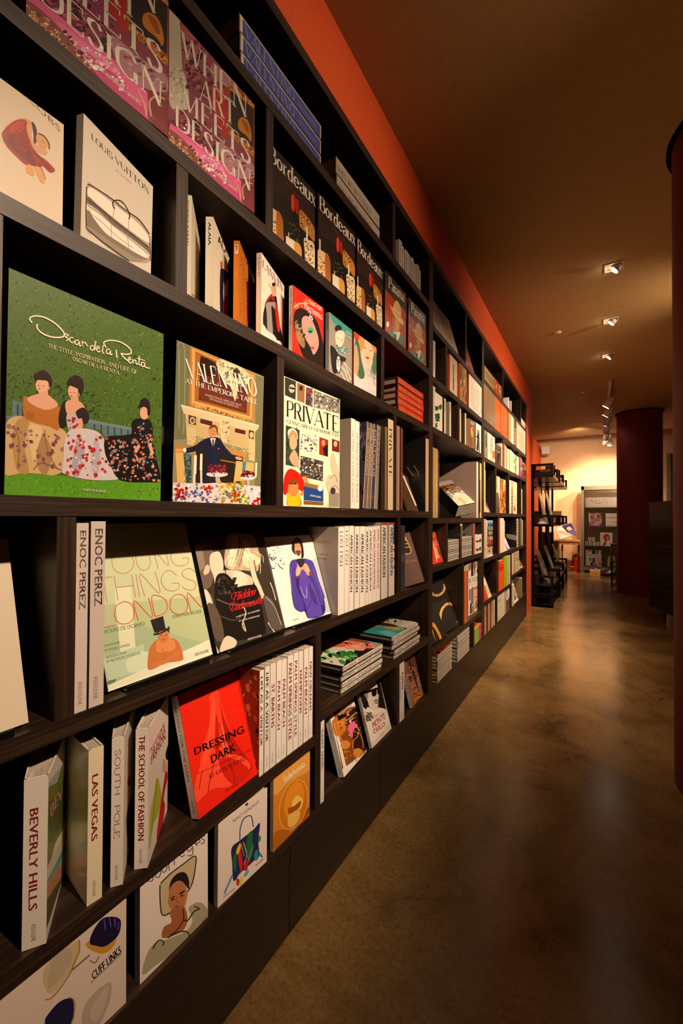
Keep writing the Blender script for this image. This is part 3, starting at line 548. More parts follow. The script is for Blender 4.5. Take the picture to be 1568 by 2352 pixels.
# ------------------------------------------------------------------ the books
ART.update({
'oscar': '''Q 80.0 141.1 1472.7 737.0 1443.3 2240.3 36.1 2184.2
P 4a6a28 0 0 1568 0 1568 2352 0 2352
G 56762c,3c5a1e,5f8030,4a6a24,38551c 1 1500 6 17 85 140 1480 740 1460 1960 40 1560
G 7a9a40,6c8c38 11 240 4 10 500 300 1480 740 1460 1960 700 1300
G 2c4418,34501c 2 220 7 18 60 1050 900 1300 900 1500 60 1450
P 5a9a26 20 1985 500 2010 1460 2060 1460 2260 20 2200
G 66a82e,4a8420,72b034 3 300 6 14 30 2010 1450 2080 1450 2240 30 2170
P 5f7c80 110 1330 240 1370 240 1480 60 1500 60 1480 110 1470
P 3c4e50 150 1370 170 1370 170 1480 150 1480
P 3c4e50 195 1390 212 1390 212 1480 195 1480
P 6d8a8c 770 1500 1190 1580 1190 1605 770 1530
P 5f7c80 770 1530 1190 1605 1190 1650 940 1660 900 1600 780 1580
L 33464a 12 850 1545 850 1600
L 33464a 12 910 1555 912 1640
L 33464a 12 970 1565 972 1650
L 33464a 12 1030 1575 1032 1650
L 33464a 12 1090 1588 1092 1645
L 33464a 12 1150 1600 1150 1645
C cfae7c 50 1550 130 1480 250 1490 440 1560 590 1620 585 1800 570 1960 480 2010 380 2000 200 1990 38 2000 40 1750
C b48f5a 150 1520 260 1500 220 1750 260 1980 150 1960 110 1700
C a9855a 380 1640 470 1800 420 2000 350 1960 330 1800
C dcc090 270 1560 380 1600 330 1780 300 1900 270 1740
G 9a6c74,7c4c62,8a6070 4 46 14 34 70 1560 560 1660 560 1930 60 1940
L 8a6840 10 120 1560 170 1700 160 1960
L 8a6840 9 400 1600 430 1800 520 1960
L 7a5a38 9 300 1960 380 1900 560 1970
C 2c1d18 300 1120 340 1080 400 1065 455 1120 470 1185 440 1215 400 1170 340 1170
C b5702e 205 1330 230 1300 300 1350 400 1390 500 1390 545 1400 550 1440 525 1600 440 1570 230 1500
C a3622a 240 1430 300 1450 300 1500 235 1490
C e0aa8c 240 1320 330 1280 420 1280 520 1370 470 1410 400 1420 300 1380
P e0aa8c 345 1240 430 1230 430 1300 345 1300
E e6b496 378 1200 60 68
C 2c1d18 310 1110 350 1085 410 1080 455 1130 450 1200 420 1160 330 1150
C b5702e 215 1330 320 1400 460 1440 545 1400 540 1470 400 1480 230 1420
E b05848 350 1232 10 5
L 5c3424 4 335 1200 358 1203
L 5c3424 4 375 1205 400 1208
L c08870 4 362 1205 352 1222
E d89878 438 1225 8 16
C 241a1c 560 1360 600 1340 610 1440 600 1560 540 1575 525 1480
C dfa68a 590 1350 690 1335 760 1400 720 1470 610 1470
C c0b4b8 600 1460 720 1480 735 1600 625 1620
G b02c30 5 12 10 22 610 1480 720 1600
C 2a2022 680 1440 750 1400 800 1470 780 1545 710 1510
L dfa68a 40 715 1500 720 1570 650 1640
E e4ae92 655 1255 46 66
P dfa68a 630 1300 700 1290 705 1350 640 1350
C 2c1c1e 600 1190 620 1140 680 1108 740 1150 750 1240 725 1290 705 1240 650 1210
E a84038 640 1295 9 5
L 4c2c20 4 622 1262 642 1264
L 4c2c20 4 658 1264 680 1266
E c88c70 708 1285 7 14
C cfc8d0 590 1650 700 1590 860 1610 940 1700 980 1880 1065 2030 960 2055 760 2045 570 1995 560 1930
C a9a4b4 700 1640 760 1800 700 2030 640 1960
C b4aebc 860 1640 900 1850 860 2040 820 1900
G b8282c,c83c3c,9c2024 6 44 12 34 600 1650 900 1650 1030 2030 580 1990
G e0dce2 7 30 8 18 600 1650 900 1650 1030 2030 580 1990
C 15151b 950 1670 1100 1650 1250 1640 1370 1720 1400 1850 1440 2045 1330 2070 1080 2050 990 1920 940 1800
C 15151b 1190 1520 1260 1495 1350 1520 1372 1640 1340 1720 1190 1700 1185 1600
G d0744a,c9a08a,b84a30,8898b0,d8a080 8 150 8 22 950 1680 1370 1680 1430 2060 1040 2050
G d0744a,c9a08a,8898b0 9 26 8 18 1195 1530 1365 1700
L d8a488 30 1250 1740 1215 1800
L d8a488 30 1340 1720 1370 1820
E e0a88c 1296 1450 42 58
C 241a1e 1250 1400 1262 1340 1300 1312 1340 1350 1350 1450 1325 1470 1318 1410 1280 1390
L f2e6d2 14 285 640 264 600 310 578 400 592 500 650 572 730 560 765 470 768 380 735 330 685 335 650
L f2e6d2 10 568 750 590 738 612 752 585 765 612 785 590 800
L f2e6d2 10 655 775 632 770 622 795 645 818 668 805
L f2e6d2 10 705 800 680 795 672 822 692 835 712 808 712 845 728 840
L f2e6d2 10 735 800 738 850 738 825 760 815 785 850
L f2e6d2 10 838 845 812 848 812 878 838 880 856 800 848 885
L f2e6d2 10 862 872 890 868 878 848 862 870 880 900 902 890
L f2e6d2 10 925 838 918 900 935 915
L f2e6d2 10 985 880 960 875 952 905 975 918 992 890 990 925 1008 920
L f2e6d2 12 950 860 930 815 990 796 1080 812 1160 865 1175 910 1130 922 1082 912
L f2e6d2 12 1040 880 1048 955
L f2e6d2 12 1085 918 1120 960 1150 980
L f2e6d2 10 1150 975 1172 965 1160 948 1148 975 1165 1000 1185 990
L f2e6d2 10 1190 965 1194 1008 1196 982 1215 975 1222 1010 1238 1005
L f2e6d2 10 1250 935 1246 1010 1262 1018
L f2e6d2 8 1228 958 1300 978
L f2e6d2 10 1295 998 1272 995 1268 1022 1290 1030 1300 1000 1302 1035 1345 1048
S e2d4b4 430 860 1232 1103 430 822 THE STYLE, INSPIRATION, AND LIFE OF
S e2d4b4 648 975 1066 1106 648 940 OSCAR DE LA RENTA
B ece4d6 738 2148 950 2168 738 2124 ASSOULINE''',
'valentino': '''Q 179.9 7.1 963.9 335.9 928.3 1491.6 136.0 1461.0
P 8f8d68 0 0 1568 0 1568 2352 0 2352
P 6f7556 150 0 300 60 290 900 150 900
L a8a880 5 170 60 250 95 240 850
L a8a880 5 200 90 200 800
P 6f7556 890 320 960 345 940 1500 880 1500
P b87c3e 300 62 890 320 872 752 290 600
P d9a35c 318 80 870 325 855 725 312 585
P a06a30 345 105 852 335 835 695 340 560
P 5c2c20 392 145 820 335 808 668 376 545
C 6e3424 400 400 560 480 700 560 800 640 600 600 400 540
C 2e1a14 400 160 520 220 500 330 400 300
L e8bc74 10 340 562 836 700
G e0b468,8a5a28 11 90 6 13 300 600 870 750 862 728 300 575
P d8c49c 215 588 918 772 915 800 885 835 240 668
P ecdcb8 215 588 918 772 918 784 215 602
P c4b080 255 672 885 832 878 1010 265 850
P 4a3c30 285 680 352 698 350 775 285 758
E c8b890 320 732 24 32
E 5a4a38 320 732 13 18
P 4a3c30 828 815 872 826 870 900 826 888
E c8b890 851 862 17 28
P d8c8a0 383 700 508 732 508 800 383 765
P 57282c 390 712 500 740 500 785 388 755
P d8c8a0 695 785 806 815 802 872 695 845
P 57282c 702 798 799 822 797 860 700 838
C dac69a 570 730 640 740 650 860 610 930 570 860
G a8925e,e8d8b0 12 60 6 14 555 730 655 920
P cebb8c 262 780 352 800 350 900 340 960 270 950
P cebb8c 820 900 885 915 880 1100 825 1090
G b09c6c,e2d2a8 13 160 4 10 262 850 880 1000 875 1060 262 960
P c08c40 330 930 800 1020 795 1110 330 1080
P 2c211a 350 960 775 1060 760 1290 350 1290
P a07a3c 560 1080 720 1110 720 1120 560 1090
P d8b26a 165 1015 235 1020 262 1292 180 1292
P 33484a 240 1030 310 1040 310 1290 262 1290
G 6a8a86 14 30 8 16 242 1040 308 1280
P d6b470 712 1095 872 1115 862 1270 690 1280
P 4a84a0 770 1100 805 1105 790 1200 765 1190
P c87c30 160 955 240 965 245 1010 160 1010
C 1b2138 405 912 470 885 560 890 610 965 680 1040 715 1055 705 1090 620 1060 575 1025 570 1160 560 1290 420 1290 432 1150 425 1015 340 1010 262 1022 255 985 330 962
P ece6e0 478 890 528 892 505 985
P 1f2a3c 496 900 512 902 510 990 500 990
E cc9064 503 832 36 54
C 6e4028 468 815 480 778 520 770 545 800 547 860 536 835 524 796 490 800
E d89c74 200 1000 42 15
E f0ece6 248 998 16 20
E d89c74 735 1072 34 15 15
L f2e8d4 26 345 1045 340 1215
L f2e8d4 22 398 1032 395 1180
L f2e8d4 16 893 1110 888 1240
L d8d8dc 22 335 1215 325 1470
L d8d8dc 18 396 1180 400 1470
E 2e2420 540 1280 120 40
E dcd8dc 540 1215 98 26
G 8e2030,b03848,6a1828,c85060 15 90 9 17 470 1130 610 1130 625 1205 455 1205
E dcd8dc 818 1245 70 20
G 7a1c34,4a1830,a03050 16 60 8 14 760 1185 870 1190 885 1240 750 1240
P d8d4da 138 1290 410 1300 560 1290 930 1325 930 1500 134 1462
G ffffff,dcdce4,a8a8b8,6c6c80,f0f0f4 17 190 7 22 140 1290 930 1330 930 1495 135 1465
G c42420,e03c28,a01818 18 26 14 26 150 1320 270 1440
G b8282c,d84838 19 16 12 24 420 1320 500 1380
G f0b820,e89018,f4d040 20 50 12 26 560 1290 810 1490
G 3f8c30,68a838 21 20 12 26 560 1300 800 1480
G c86820,a84818 22 18 14 26 640 1370 740 1470
G 5060b0,4048a0 23 16 14 24 140 1360 480 1480
G c42420 24 12 12 22 860 1430 925 1490
C c9c9a4 530 210 600 175 700 215 800 290 830 350 800 420 740 400 720 480 700 560 682 500 660 430 590 370 560 290
G e8e8cc,7c8060,a8ac84 25 110 8 20 560 200 820 300 800 430 600 380
C 3a3026 690 270 740 280 740 330 710 360 685 330
L 5a3a28 3 488 822 498 824
L 5a3a28 3 512 826 522 828
L 8c4434 3 495 852 512 856
L 3c2c20 4 270 1000 400 985
L 2c3460 4 470 900 500 1000 505 1280
L 2c3460 4 540 920 520 1010 515 1280
E b84a3c 552 985 10 8
L f8f0e0 4 560 1240 560 1290
E b8b8c0 540 1262 16 30
E b8b8c0 818 1290 12 30
S f4efe6 285 345 905 520 258 178 VALENTINO
S f4efe6 255 392 902 590 255 350 AT THE EMPEROR'S TABLE
S d8ccb8 430 508 760 605 430 490 INTRODUCTION BY ANDRE LEON TALLEY
S d8ccb8 470 545 730 620 470 528 PHOTOGRAPHS BY OBERTO GILI
B f4f0ea 520 1425 650 1440 520 1404 ASSOULINE''',
'private': '''Q 652.0 864.1 780.4 917.8 779.1 1167.4 649.9 1162.7
P efe4c4 600 800 800 800 800 1200 600 1200
P 33302c 654 866 679.5 877 678.5 919 654 908
E b8b0a0 670 893 7 10
P 15130f 664 889 677 892 677 896 664 893
P 8f6444 682 879 700 886 699 927 682 920
E 2a2018 691 892 4 6
P 3c3a38 703 889 718 895 717.5 936 701 929
G c43830,3c5a90,d8a888 31 30 1.5 4 703 892 717 934
P 77736c 720 896 779.5 920 779.5 951 720 936
G 2a2826,b0aca4,dcd8d0,484440 32 90 1.2 4 721 897 779 920 779 950 721 935
S 14110f 657.5 956.5 778.5 995 657.5 920 PRIVATE
S 14110f 657.5 971.5 777 1005.5 657.5 963.5 GIANCARLO GIAMMETTI
P 32402c 656 977 687.5 988 686.5 1075 655.5 1068
G 4a5c3c,24301e 33 30 2 5 657 980 686 1070
C e6e0d8 661 990 672 984 682 994 682 1010 664 1008
E d8a888 673 1018 9 16
C b88c60 662 1000 672 988 682 998 681 1010 673 1000 664 1010
C d0a080 664 1050 676 1034 685 1052 686 1073 672 1068
G eae6e0,5878a8,c89878,403830,ffffff 34 90 1.5 4 691 998 728 1002 729 1040 690 1035
P 9c2c18 733 1004 753.5 1011 753 1050 732.5 1044
E d89068 742 1018 4 7
P 1c1a1c 741 1030 752 1020 752 1049 744 1046
P 454240 689.5 1047 741.5 1060 741.5 1106 689.5 1095
G b8b0a4,d8d4cc,24201e,686460 35 100 1.3 4 690 1049 741 1062 741 1104 690 1093
P 6c2420 762 1008 779 1014 779 1040 762 1036
E d8b08c 770 1020 4 7
C dc1c10 650.5 1132 652 1098 662 1079 676 1080 690 1092 700 1112 698 1130 684 1125 664 1128 656 1137
L c8844c 7 699 1095 706 1118 690 1138
C c8844c 664 1112 682 1110 686 1134 692 1162 660 1162 660 1136
P 20140e 664 1108 681 1108 680 1113 665 1113
E 7c4424 672 1106 9 6
C f0b810 662 1132 668 1140 678 1140 684 1132 687 1163 661 1162
P 8f6a3c 697 1108 742 1118 742 1128 697 1118
P 1e4488 697 1117 733 1126 742 1124 742 1153 697 1149
E f0ece8 735 1122 6 7
B f4f0ea 711 1140 736.5 1145 711 1135.5 ASSOULINE
P 7c5430 697 1150 742 1154 742 1161 697 1159
C c8bca8 760 1046 766 1040 771 1060 778 1082 779.5 1110 779.5 1166 753 1165 756 1140 748 1112 753 1092 764 1090 758 1070
L 6a6258 1.2 757 1100 768 1092 774 1108
L 6a6258 1.2 760 1120 770 1116 778 1128
P 8f8678 755 1130 778 1133 778 1165 755 1164
E 3a3632 764 1128 6 8''',
'ytl': '''Q 185.2 1204.3 424.8 1201.5 488.5 1503.6 248.6 1590.2
P b4c498 100 1100 600 1100 600 1700 100 1700
P c8d4ac 236 1272 437 1257 460 1370 240 1390
P a4bc98 236 1440 300 1430 480 1480 500 1510 240 1600
P dce2c4 262 1350 300 1346 312 1500 278 1520
P 4f8a62 243 1570 262 1545 286 1512 280 1530 256 1590
P b8d0b4 236 1512 330 1480 330 1540 250 1565
C cfe0c4 290 1520 310 1500 345 1500 350 1530 310 1545 292 1540
P f0f0e0 247 1587 486 1496 489 1508 250 1597
P e2e6d0 248 1575 480 1470 486 1497 247 1588
L bf7c84 1.6 258 1300 257 1280 268 1270 284 1268 300 1276 307 1292 302 1308 288 1318 272 1316 262 1308 258 1300
L bf7c84 1.6 311 1268 314 1296 326 1310 340 1306 345 1290 341 1266
L bf7c84 1.6 363 1307 352 1266 
L bf7c84 1.6 355 1264 386 1300 378 1260
L bf7c84 1.6 425 1268 410 1259 396 1266 392 1284 402 1298 420 1300 432 1292 430 1282 418 1283
L bf7c84 1.6 232 1328 257 1326
L bf7c84 1.6 238 1330 246 1386
L bf7c84 1.6 262 1324 271 1380
L bf7c84 1.6 302 1320 311 1373
L bf7c84 1.6 267 1350 306 1346
L bf7c84 1.6 312 1320 320 1372
L bf7c84 1.6 332 1371 321 1319 366 1364 356 1315
L bf7c84 1.6 405 1322 390 1311 375 1318 370 1336 380 1354 398 1358 411 1350 409 1340 394 1341
L bf7c84 1.6 448 1316 438 1307 424 1309 418 1320 428 1330 444 1335 450 1345 444 1355 428 1355 418 1348
L d8542c 1.8 237 1443 263 1437
L d8542c 1.8 262 1410 268 1392 284 1383 300 1388 308 1406 304 1424 292 1433 276 1433 266 1424 262 1410
L d8542c 1.8 317 1426 308 1380 349 1420 341 1374
L d8542c 1.8 356 1417 348 1372 366 1370 380 1380 384 1396 376 1410 356 1417
L d8542c 1.8 390 1392 394 1374 408 1366 422 1370 430 1386 428 1402 416 1412 402 1410 392 1402 390 1392
L d8542c 1.8 439 1408 430 1362 464 1396 456 1355
T 6f8468 236 1457 333 1437 235 1448 BROOKE DE OCAMPO
T 6f8468 396 1421 463 1408 395 1413 JONATHAN BECKER
T 7c9074 240 1487 276 1478 239 1482 FOREWORD
T 7c9074 241 1498 298 1484 240 1492 BY FLEUR COWLES
T 7c9074 244 1514 290 1502 243 1508 INTRODUCTION
T 7c9074 245 1524 322 1503 244 1517 BY NICHOLAS COLERIDGE
T 46584a 447 1508 479 1498 446 1501 ASSOULINE
C c4743e 339 1535 341 1500 350 1478 364 1468 372 1466 386 1466 400 1468 412 1480 420 1508 416 1518 380 1524 350 1538
C d88c54 362 1470 386 1466 400 1474 400 1492 376 1500 358 1496
L c87c48 9 345 1530 380 1520 412 1500
E cc7c4c 375 1462 12 17
C 5a3424 360 1458 362 1446 386 1444 388 1456 384 1450 366 1452
P 23242c 345 1425 374 1416 380 1446 355 1455
L 23242c 3.5 352 1458 366 1456 386 1446 386 1440
L a04030 1.6 370 1471 380 1469
E 3c2018 370 1460 1.6 1
E 3c2018 381 1459 1.6 1
L b06c44 1 376 1461 376 1466
L b0683c 1.2 372 1490 374 1500 385 1498''',
'hidden': '''Q 238.3 276.8 862.8 248.5 1072.5 1114.1 464.9 1341.8
P 3a322c 100 100 1300 100 1300 1500 100 1500
C 6a5c50 250 400 420 380 420 700 330 760 280 600
P 8a7c6c 260 400 330 395 360 560 300 600
C d8ccb8 400 460 440 425 490 430 520 520 510 640 460 760 430 640 400 560
C cdbfa8 500 600 600 590 760 640 780 720 640 740 600 700 560 650
C e2d6c0 610 600 700 610 740 690 650 735 610 690
C b8a484 560 270 620 250 720 260 800 300 840 420 860 480 840 560 820 600 700 590 600 590 530 540 540 380
C e4d8bc 600 300 650 300 640 420 600 560 560 520 580 400
C e0d2b4 720 420 800 450 850 500 800 560 720 560 690 480
C 8c7a60 660 280 700 300 680 420 640 540 650 400
L f0e6cc 8 640 280 600 420 560 560
L f0e6cc 7 680 290 660 460 600 580
L 6c5c48 6 700 300 700 420 660 560
L efe4cc 7 760 440 850 500 780 570
C e8dcc8 690 330 740 330 760 380 730 400 700 380
L f0e6d4 17 705 420 730 460 760 500
L f0e6d4 15 735 395 760 450 780 500
L 4c4034 52 775 500 800 640 850 760
L ddd0ba 42 772 500 796 640 846 760
L d8cab2 34 850 760 880 840
L f4ead8 6 735 380 765 402
G f0e6cc,b8a484,8c7a60,d8c8a4 141 90 3 8 560 270 700 260 680 560 560 540
L fff4dc 5 620 290 590 400 545 500 530 540
L f0e6cc 5 645 290 650 380 610 500 590 580
L a08c6c 5 665 300 680 400 650 520
L fff4dc 5 700 300 720 420 690 560 670 590
L f0e6cc 5 790 440 850 520 850 620
L b8a484 5 760 470 800 560 790 610
L fff4dc 4 800 420 870 460 880 520
C 1a1614 460 640 540 620 610 690 640 740 700 730 780 720 820 740 850 850 880 1000 900 1130 860 1180 560 1240 500 1250 470 1000 440 800
G 3c332c,544a40,100d0c 41 60 10 30 480 660 640 800
L 0e0c0b 6 490 420 520 500 540 620
L 5c4e42 14 460 850 600 900 800 880
L 4c4036 12 480 1000 620 1040 700 980
C 76695a 340 780 400 800 430 900 370 905
C e2d6c4 340 780 375 775 420 890 370 905
C 5c5044 370 905 450 920 510 1080 520 1220 440 1200
C d8ccb8 510 1230 560 1180 640 1230 600 1300 490 1330
C c8bca8 340 600 370 540 395 560 390 610 350 635
L d0c4b0 9 700 920 720 980 690 1080 720 1140 700 1060
L c8bca8 12 920 1060 980 1150
C 57504a 880 820 960 860 1000 980 1060 1100 960 1120 900 960
L b8aca0 6 900 830 980 920 1040 1080
L d8c8b4 8 940 700 970 780 990 860
S e0202c 605 868 800 812 628 790 Hidden
S e0202c 583 962 858 888 606 888 Underneath
L e0202c 4 600 850 590 820 620 790 660 790
L e0202c 4 583 950 575 915 595 885 625 885
B f2ece4 632 1018 848 955 630 1005 A HISTORY OF LINGERIE
B f2ece4 658 1055 845 1005 656 1042 BY DAVID CHENOUNE
B f2ece4 735 1222 862 1185 733 1205 ASSOULINE
P e4dccc 440 1275 480 1330 478 1345 460 1345''',
'purple': '''Q 888.7 292.0 1308.1 269.7 1488.4 975.7 1078.8 1110.1
P efeae2 800 200 1600 200 1600 1300 800 1300
P f6f2ea 890 300 1000 600 1180 1080 1080 1110 930 500
L c8c0b8 4 1010 360 1330 320
L c8c0b8 3 1015 400 1340 370
L c8c0b8 3 1025 440 1350 410
L c8c0b8 3 1035 480 1360 460
L c8c0b8 3 1050 540 1380 520
L c8c0b8 3 1070 620 1400 600
L c8c0b8 3 1090 700 1420 700
L c8c0b8 3 1120 800 1440 800
L c8c0b8 3 1150 920 1470 900
P b8c4d0 1330 480 1390 470 1485 960 1440 970 1400 720
L 2a2420 7 925 350 920 380 945 370 960 350
L 2a2420 8 940 440 935 470 960 480 975 470
L 2a2420 9 950 470 960 500 1000 470
L 2a2420 9 945 540 955 570 985 570
L 2a2420 7 1010 530 1030 560 1060 580
G 2a2420 45 26 3 8 915 330 1060 360 1080 600 930 570
T 9a9088 985 395 1065 388 984 385 NADIA PETIT ET LES
T 9a9088 990 430 1035 425 989 421 SAMUEL
C 32246c 1120 525 1180 490 1300 495 1345 560 1400 760 1435 900 1420 990 1290 1025 1250 960 1190 955 1150 900 1125 700
C 4c3ca0 1120 525 1165 495 1190 520 1200 560 1170 640 1185 760 1235 850 1255 930 1230 965 1190 955 1150 905 1150 800 1118 640
C 4c3ca0 1240 485 1300 500 1335 540 1380 680 1432 830 1415 850 1438 945 1420 900 1385 890 1345 760 1290 640 1245 560
C c89878 1185 520 1240 510 1285 600 1290 640 1250 620 1215 640 1190 600
C 5a44b0 1215 600 1245 590 1290 660 1340 740 1380 850 1410 985 1340 1010 1285 1020 1262 920 1225 820 1200 720
C 463490 1290 700 1340 800 1370 900 1330 880 1295 800
L 34247c 7 1200 560 1175 650 1190 760 1240 870 1250 940
L 34247c 6 1265 560 1310 650 1360 780 1390 880
L 34247c 5 1270 940 1300 900 1310 860
L 7c68cc 4 1130 560 1128 700 1160 850
L 7c68cc 4 1320 560 1370 700 1410 830
C d8ac90 1172 600 1185 555 1205 545 1218 590 1195 640 1175 645
C d8ac90 1245 540 1270 535 1305 610 1300 630 1270 610
P 7c4c28 1285 605 1305 600 1312 630 1295 640
P 7c4c28 1172 640 1195 640 1195 660 1176 665
C 2c2434 1180 490 1240 485 1250 520 1225 560 1205 560 1185 520
L c8d0e8 3 1215 740 1235 800 1262 840 1270 800 1265 740
C c89878 1158 340 1185 325 1212 340 1222 390 1218 430 1200 462 1182 455 1162 420
C 5c3c2c 1168 418 1190 410 1216 418 1205 455 1185 452
L 8c5440 4 1182 432 1200 432
L 2c1c14 5 1165 372 1180 370
L 2c1c14 5 1195 368 1210 368
L a87858 3 1188 375 1186 400
C 2c1a12 1135 400 1140 340 1165 300 1200 300 1228 340 1240 400 1242 465 1222 480 1220 400 1205 345 1180 335 1162 350 1160 410 1170 450 1150 430
T 4a4440 1140 1045 1196 1030 1139 1035 ASSOULINE''',
'plain': '''Q -568.3 1259.2 17.7 1238.7 65.7 1660.2 -565.1 1885.3
P d8ccb4 -700 1100 100 1100 100 1900 -700 1900
E c8bca4 -100 1500 60 60''',
'brown': '''Q 890.7 1221.7 939.2 1219.3 974.9 1336.0 928.3 1349.1
P 6b5350 850 1200 1000 1200 1000 1400 850 1400
P 3a2a28 900 1222 925 1221 944 1270 915 1274
L d8a850 2.4 926 1226 944 1268 918 1272
L d8a850 2 929 1232 931 1240
L d8a850 2 920 1242 933 1241
L d8a850 2 922 1250 937 1249
L d8a850 2 925 1258 940 1257
B c89448 915 1296 957 1290 914 1291 AMATEUR CIGARS
B c89448 949 1332 960 1329 948.4 1329 ASSOULINE''',
'dressing': '''Q 107.4 1722.1 651.1 1486.1 836.1 2417.1 300.7 2832.6
P e02410 0 0 1000 0 1000 3000 0 3000
P d42010 100 1740 665 1480 690 1600 150 1800
C f04028 395 1720 450 1680 480 1690 520 1850 570 2000 640 2250 560 2290 420 2290 380 2330 310 2360 330 2200 390 2000 400 1850
C b41a0c 480 1660 520 1900 640 2150 780 2350 700 2420 600 2300 520 2000
C f85038 430 1720 450 1900 420 2150 360 2330 330 2330 380 2100 405 1900
C c01c0c 450 1900 480 2000 480 2300 450 2290
C ff6048 500 1980 540 2100 580 2280 530 2290
L a01408 8 480 1960 520 2100 560 2280
C f04830 300 2380 360 2320 480 2280 640 2250 760 2330 720 2440 560 2540 420 2560 250 2700 260 2540
C c82010 480 2300 600 2280 760 2400 640 2520 540 2460
L a01408 8 440 2300 400 2480 380 2600
L a01408 8 560 2290 620 2450 600 2530
L a01408 7 330 2400 300 2560
B 2a0a06 262 2258 710 2050 252 2190 DRESSING
T 2a0a06 436 2206 590 2130 430 2170 FOR THE
B 2a0a06 414 2332 634 2210 402 2258 DARK
T 5c1008 290 2428 780 2210 288 2412 FROM THE SILVER SCREEN TO THE RED CARPET
T 2a0a06 400 2468 714 2302 392 2430 BY KATE YOUNG
T 2a0a06 540 2588 655 2525 536 2570 ASSOULINE''',
'wamd2': '''Q 146.6 70.2 918.1 946.7 916.5 1929.0 140.3 1279.9
P 8f3f58 -1300 -1700 1000 -1700 1000 2100 -1300 2100
P d4cab4 150 85 245 180 270 620 320 980 160 960 150 900
C cfc8b4 165 560 240 600 300 700 330 960 240 990 160 940
G a89c88,ece4d0 51 40 8 22 160 580 280 640 320 940 165 900
C b0606c 260 220 420 400 440 700 300 700 270 480
C 9c4660 420 420 640 640 660 900 460 760
G 6c2440,c07484,4a1a30,a85468 52 110 12 40 250 240 640 560 640 980 300 800
C b8868c 560 580 740 740 760 800 620 760 520 660
C c22c28 540 760 660 840 680 1240 540 1000
C d85038 590 800 640 820 650 900 600 880
P a8551c 665 780 915 935 915 1400 680 1200
P d88a34 700 760 920 940 918 985 690 810
G f0b050,8a4a14 53 60 5 13 700 765 920 935 918 980 700 805
P 1d1814 700 815 912 980 908 1330 700 1170
P c07828 690 1170 915 1350 915 1420 690 1220
G f0b050,6a3410 54 50 5 12 690 1180 912 1350 912 1410 690 1215
C d8882c 770 1100 800 1060 850 1080 880 1150 892 1240 880 1280 850 1230 780 1170
C a8601c 800 1080 850 1110 870 1200 840 1180
C 6c2038 160 1060 400 1200 560 1400 700 1500 760 1640 500 1500 300 1350 150 1240
G 8e3858,3a1020,b85878 55 80 14 40 160 960 600 1150 700 1500 200 1250
P e8609c 160 1110 420 1300 640 1470 800 1640 800 1850 560 1640 330 1330 145 1180
C f078ac 300 1260 520 1420 640 1500 600 1540 420 1400
P c8447c 420 1400 600 1540 780 1740 790 1840 560 1640
G f8d8e4,ffffff,f0a8c8 56 30 8 26 380 1360 620 1480 700 1680 470 1520
C 8c4438 140 1160 330 1320 540 1640 480 1580 250 1390 135 1280
G c89068,5c2820,e8c8a0 57 70 6 22 140 1200 360 1320 520 1580 140 1280
C b48490 600 1280 760 1400 900 1480 915 1600 760 1600 620 1440
G d0a0a8,985c6c 58 40 10 30 600 1280 900 1500 915 1600 700 1520
C 7c2a30 800 1640 850 1620 912 1660 912 1950 830 1860
L c8a480 12 820 1800 810 1700 850 1650 900 1660
L d8b890 7 740 1620 780 1720 790 1800
S f4eadc 268 500 858 1080 268 290 WHEN
S f4eadc 425 905 745 1150 425 695 ART
S f4eadc 262 965 885 1500 262 770 MEETS
S f4eadc 203 1130 893 1735 203 945 DESIGN
S e8d4c8 480 1500 760 1740 480 1455 37 Extraordinary Stories''',
'bord2': '''Q 510.4 554.3 844.8 925.9 841.6 1560.6 506.1 1280.3
P 1d1712 400 400 1000 400 1000 1900 400 1900
C 33201a 520 740 640 800 840 1080 820 1200 640 1000 540 940
C 4a2418 700 1000 800 1150 830 1300 740 1200
C c88038 735 1080 790 1130 840 1220 840 1320 790 1260 735 1200
G e8a850,8a5020,f0c070 61 60 4 12 735 1080 830 1200 835 1300 740 1200
C e8c890 508 1085 540 1080 580 1110 615 1160 620 1220 618 1370 560 1330 505 1270
G a87038,f4dcb0,6c4420 62 70 4 12 508 1090 615 1180 615 1360 508 1270
P f0e0c0 520 975 533 985 533 1080 522 1078
C b06828 575 1110 618 1170 617 1372 580 1345
C 120e0b 690 1080 725 1090 735 1200 765 1290 745 1500 690 1450 650 1380 645 1290 680 1200
G 4a3c2c,786248,2c2218 63 60 3 9 660 1180 730 1200 740 1420 660 1340
C d42c10 676 975 692 965 702 985 700 1090 678 1080
C b82410 705 1000 720 1000 728 1030 722 1110 708 1100
C f0603c 680 978 688 976 690 1070 682 1066
P f0e4c8 640 1290 705 1330 705 1450 640 1400
P d8c8a0 655 1262 662 1265 662 1300 655 1298
C e0a050 700 1335 745 1370 745 1500 705 1455
C f0dcb4 765 1300 800 1310 838 1350 838 1560 780 1520 770 1400
G a87c44,fff0d0,7c5428 64 60 4 12 768 1310 835 1350 835 1550 775 1500
P f4ecd8 780 1210 792 1220 792 1310 780 1302
S f4ece0 522 705 848 1048 522 583 Bordeaux
L 8c5a48 3 635 870 680 920 700 950 745 990''',
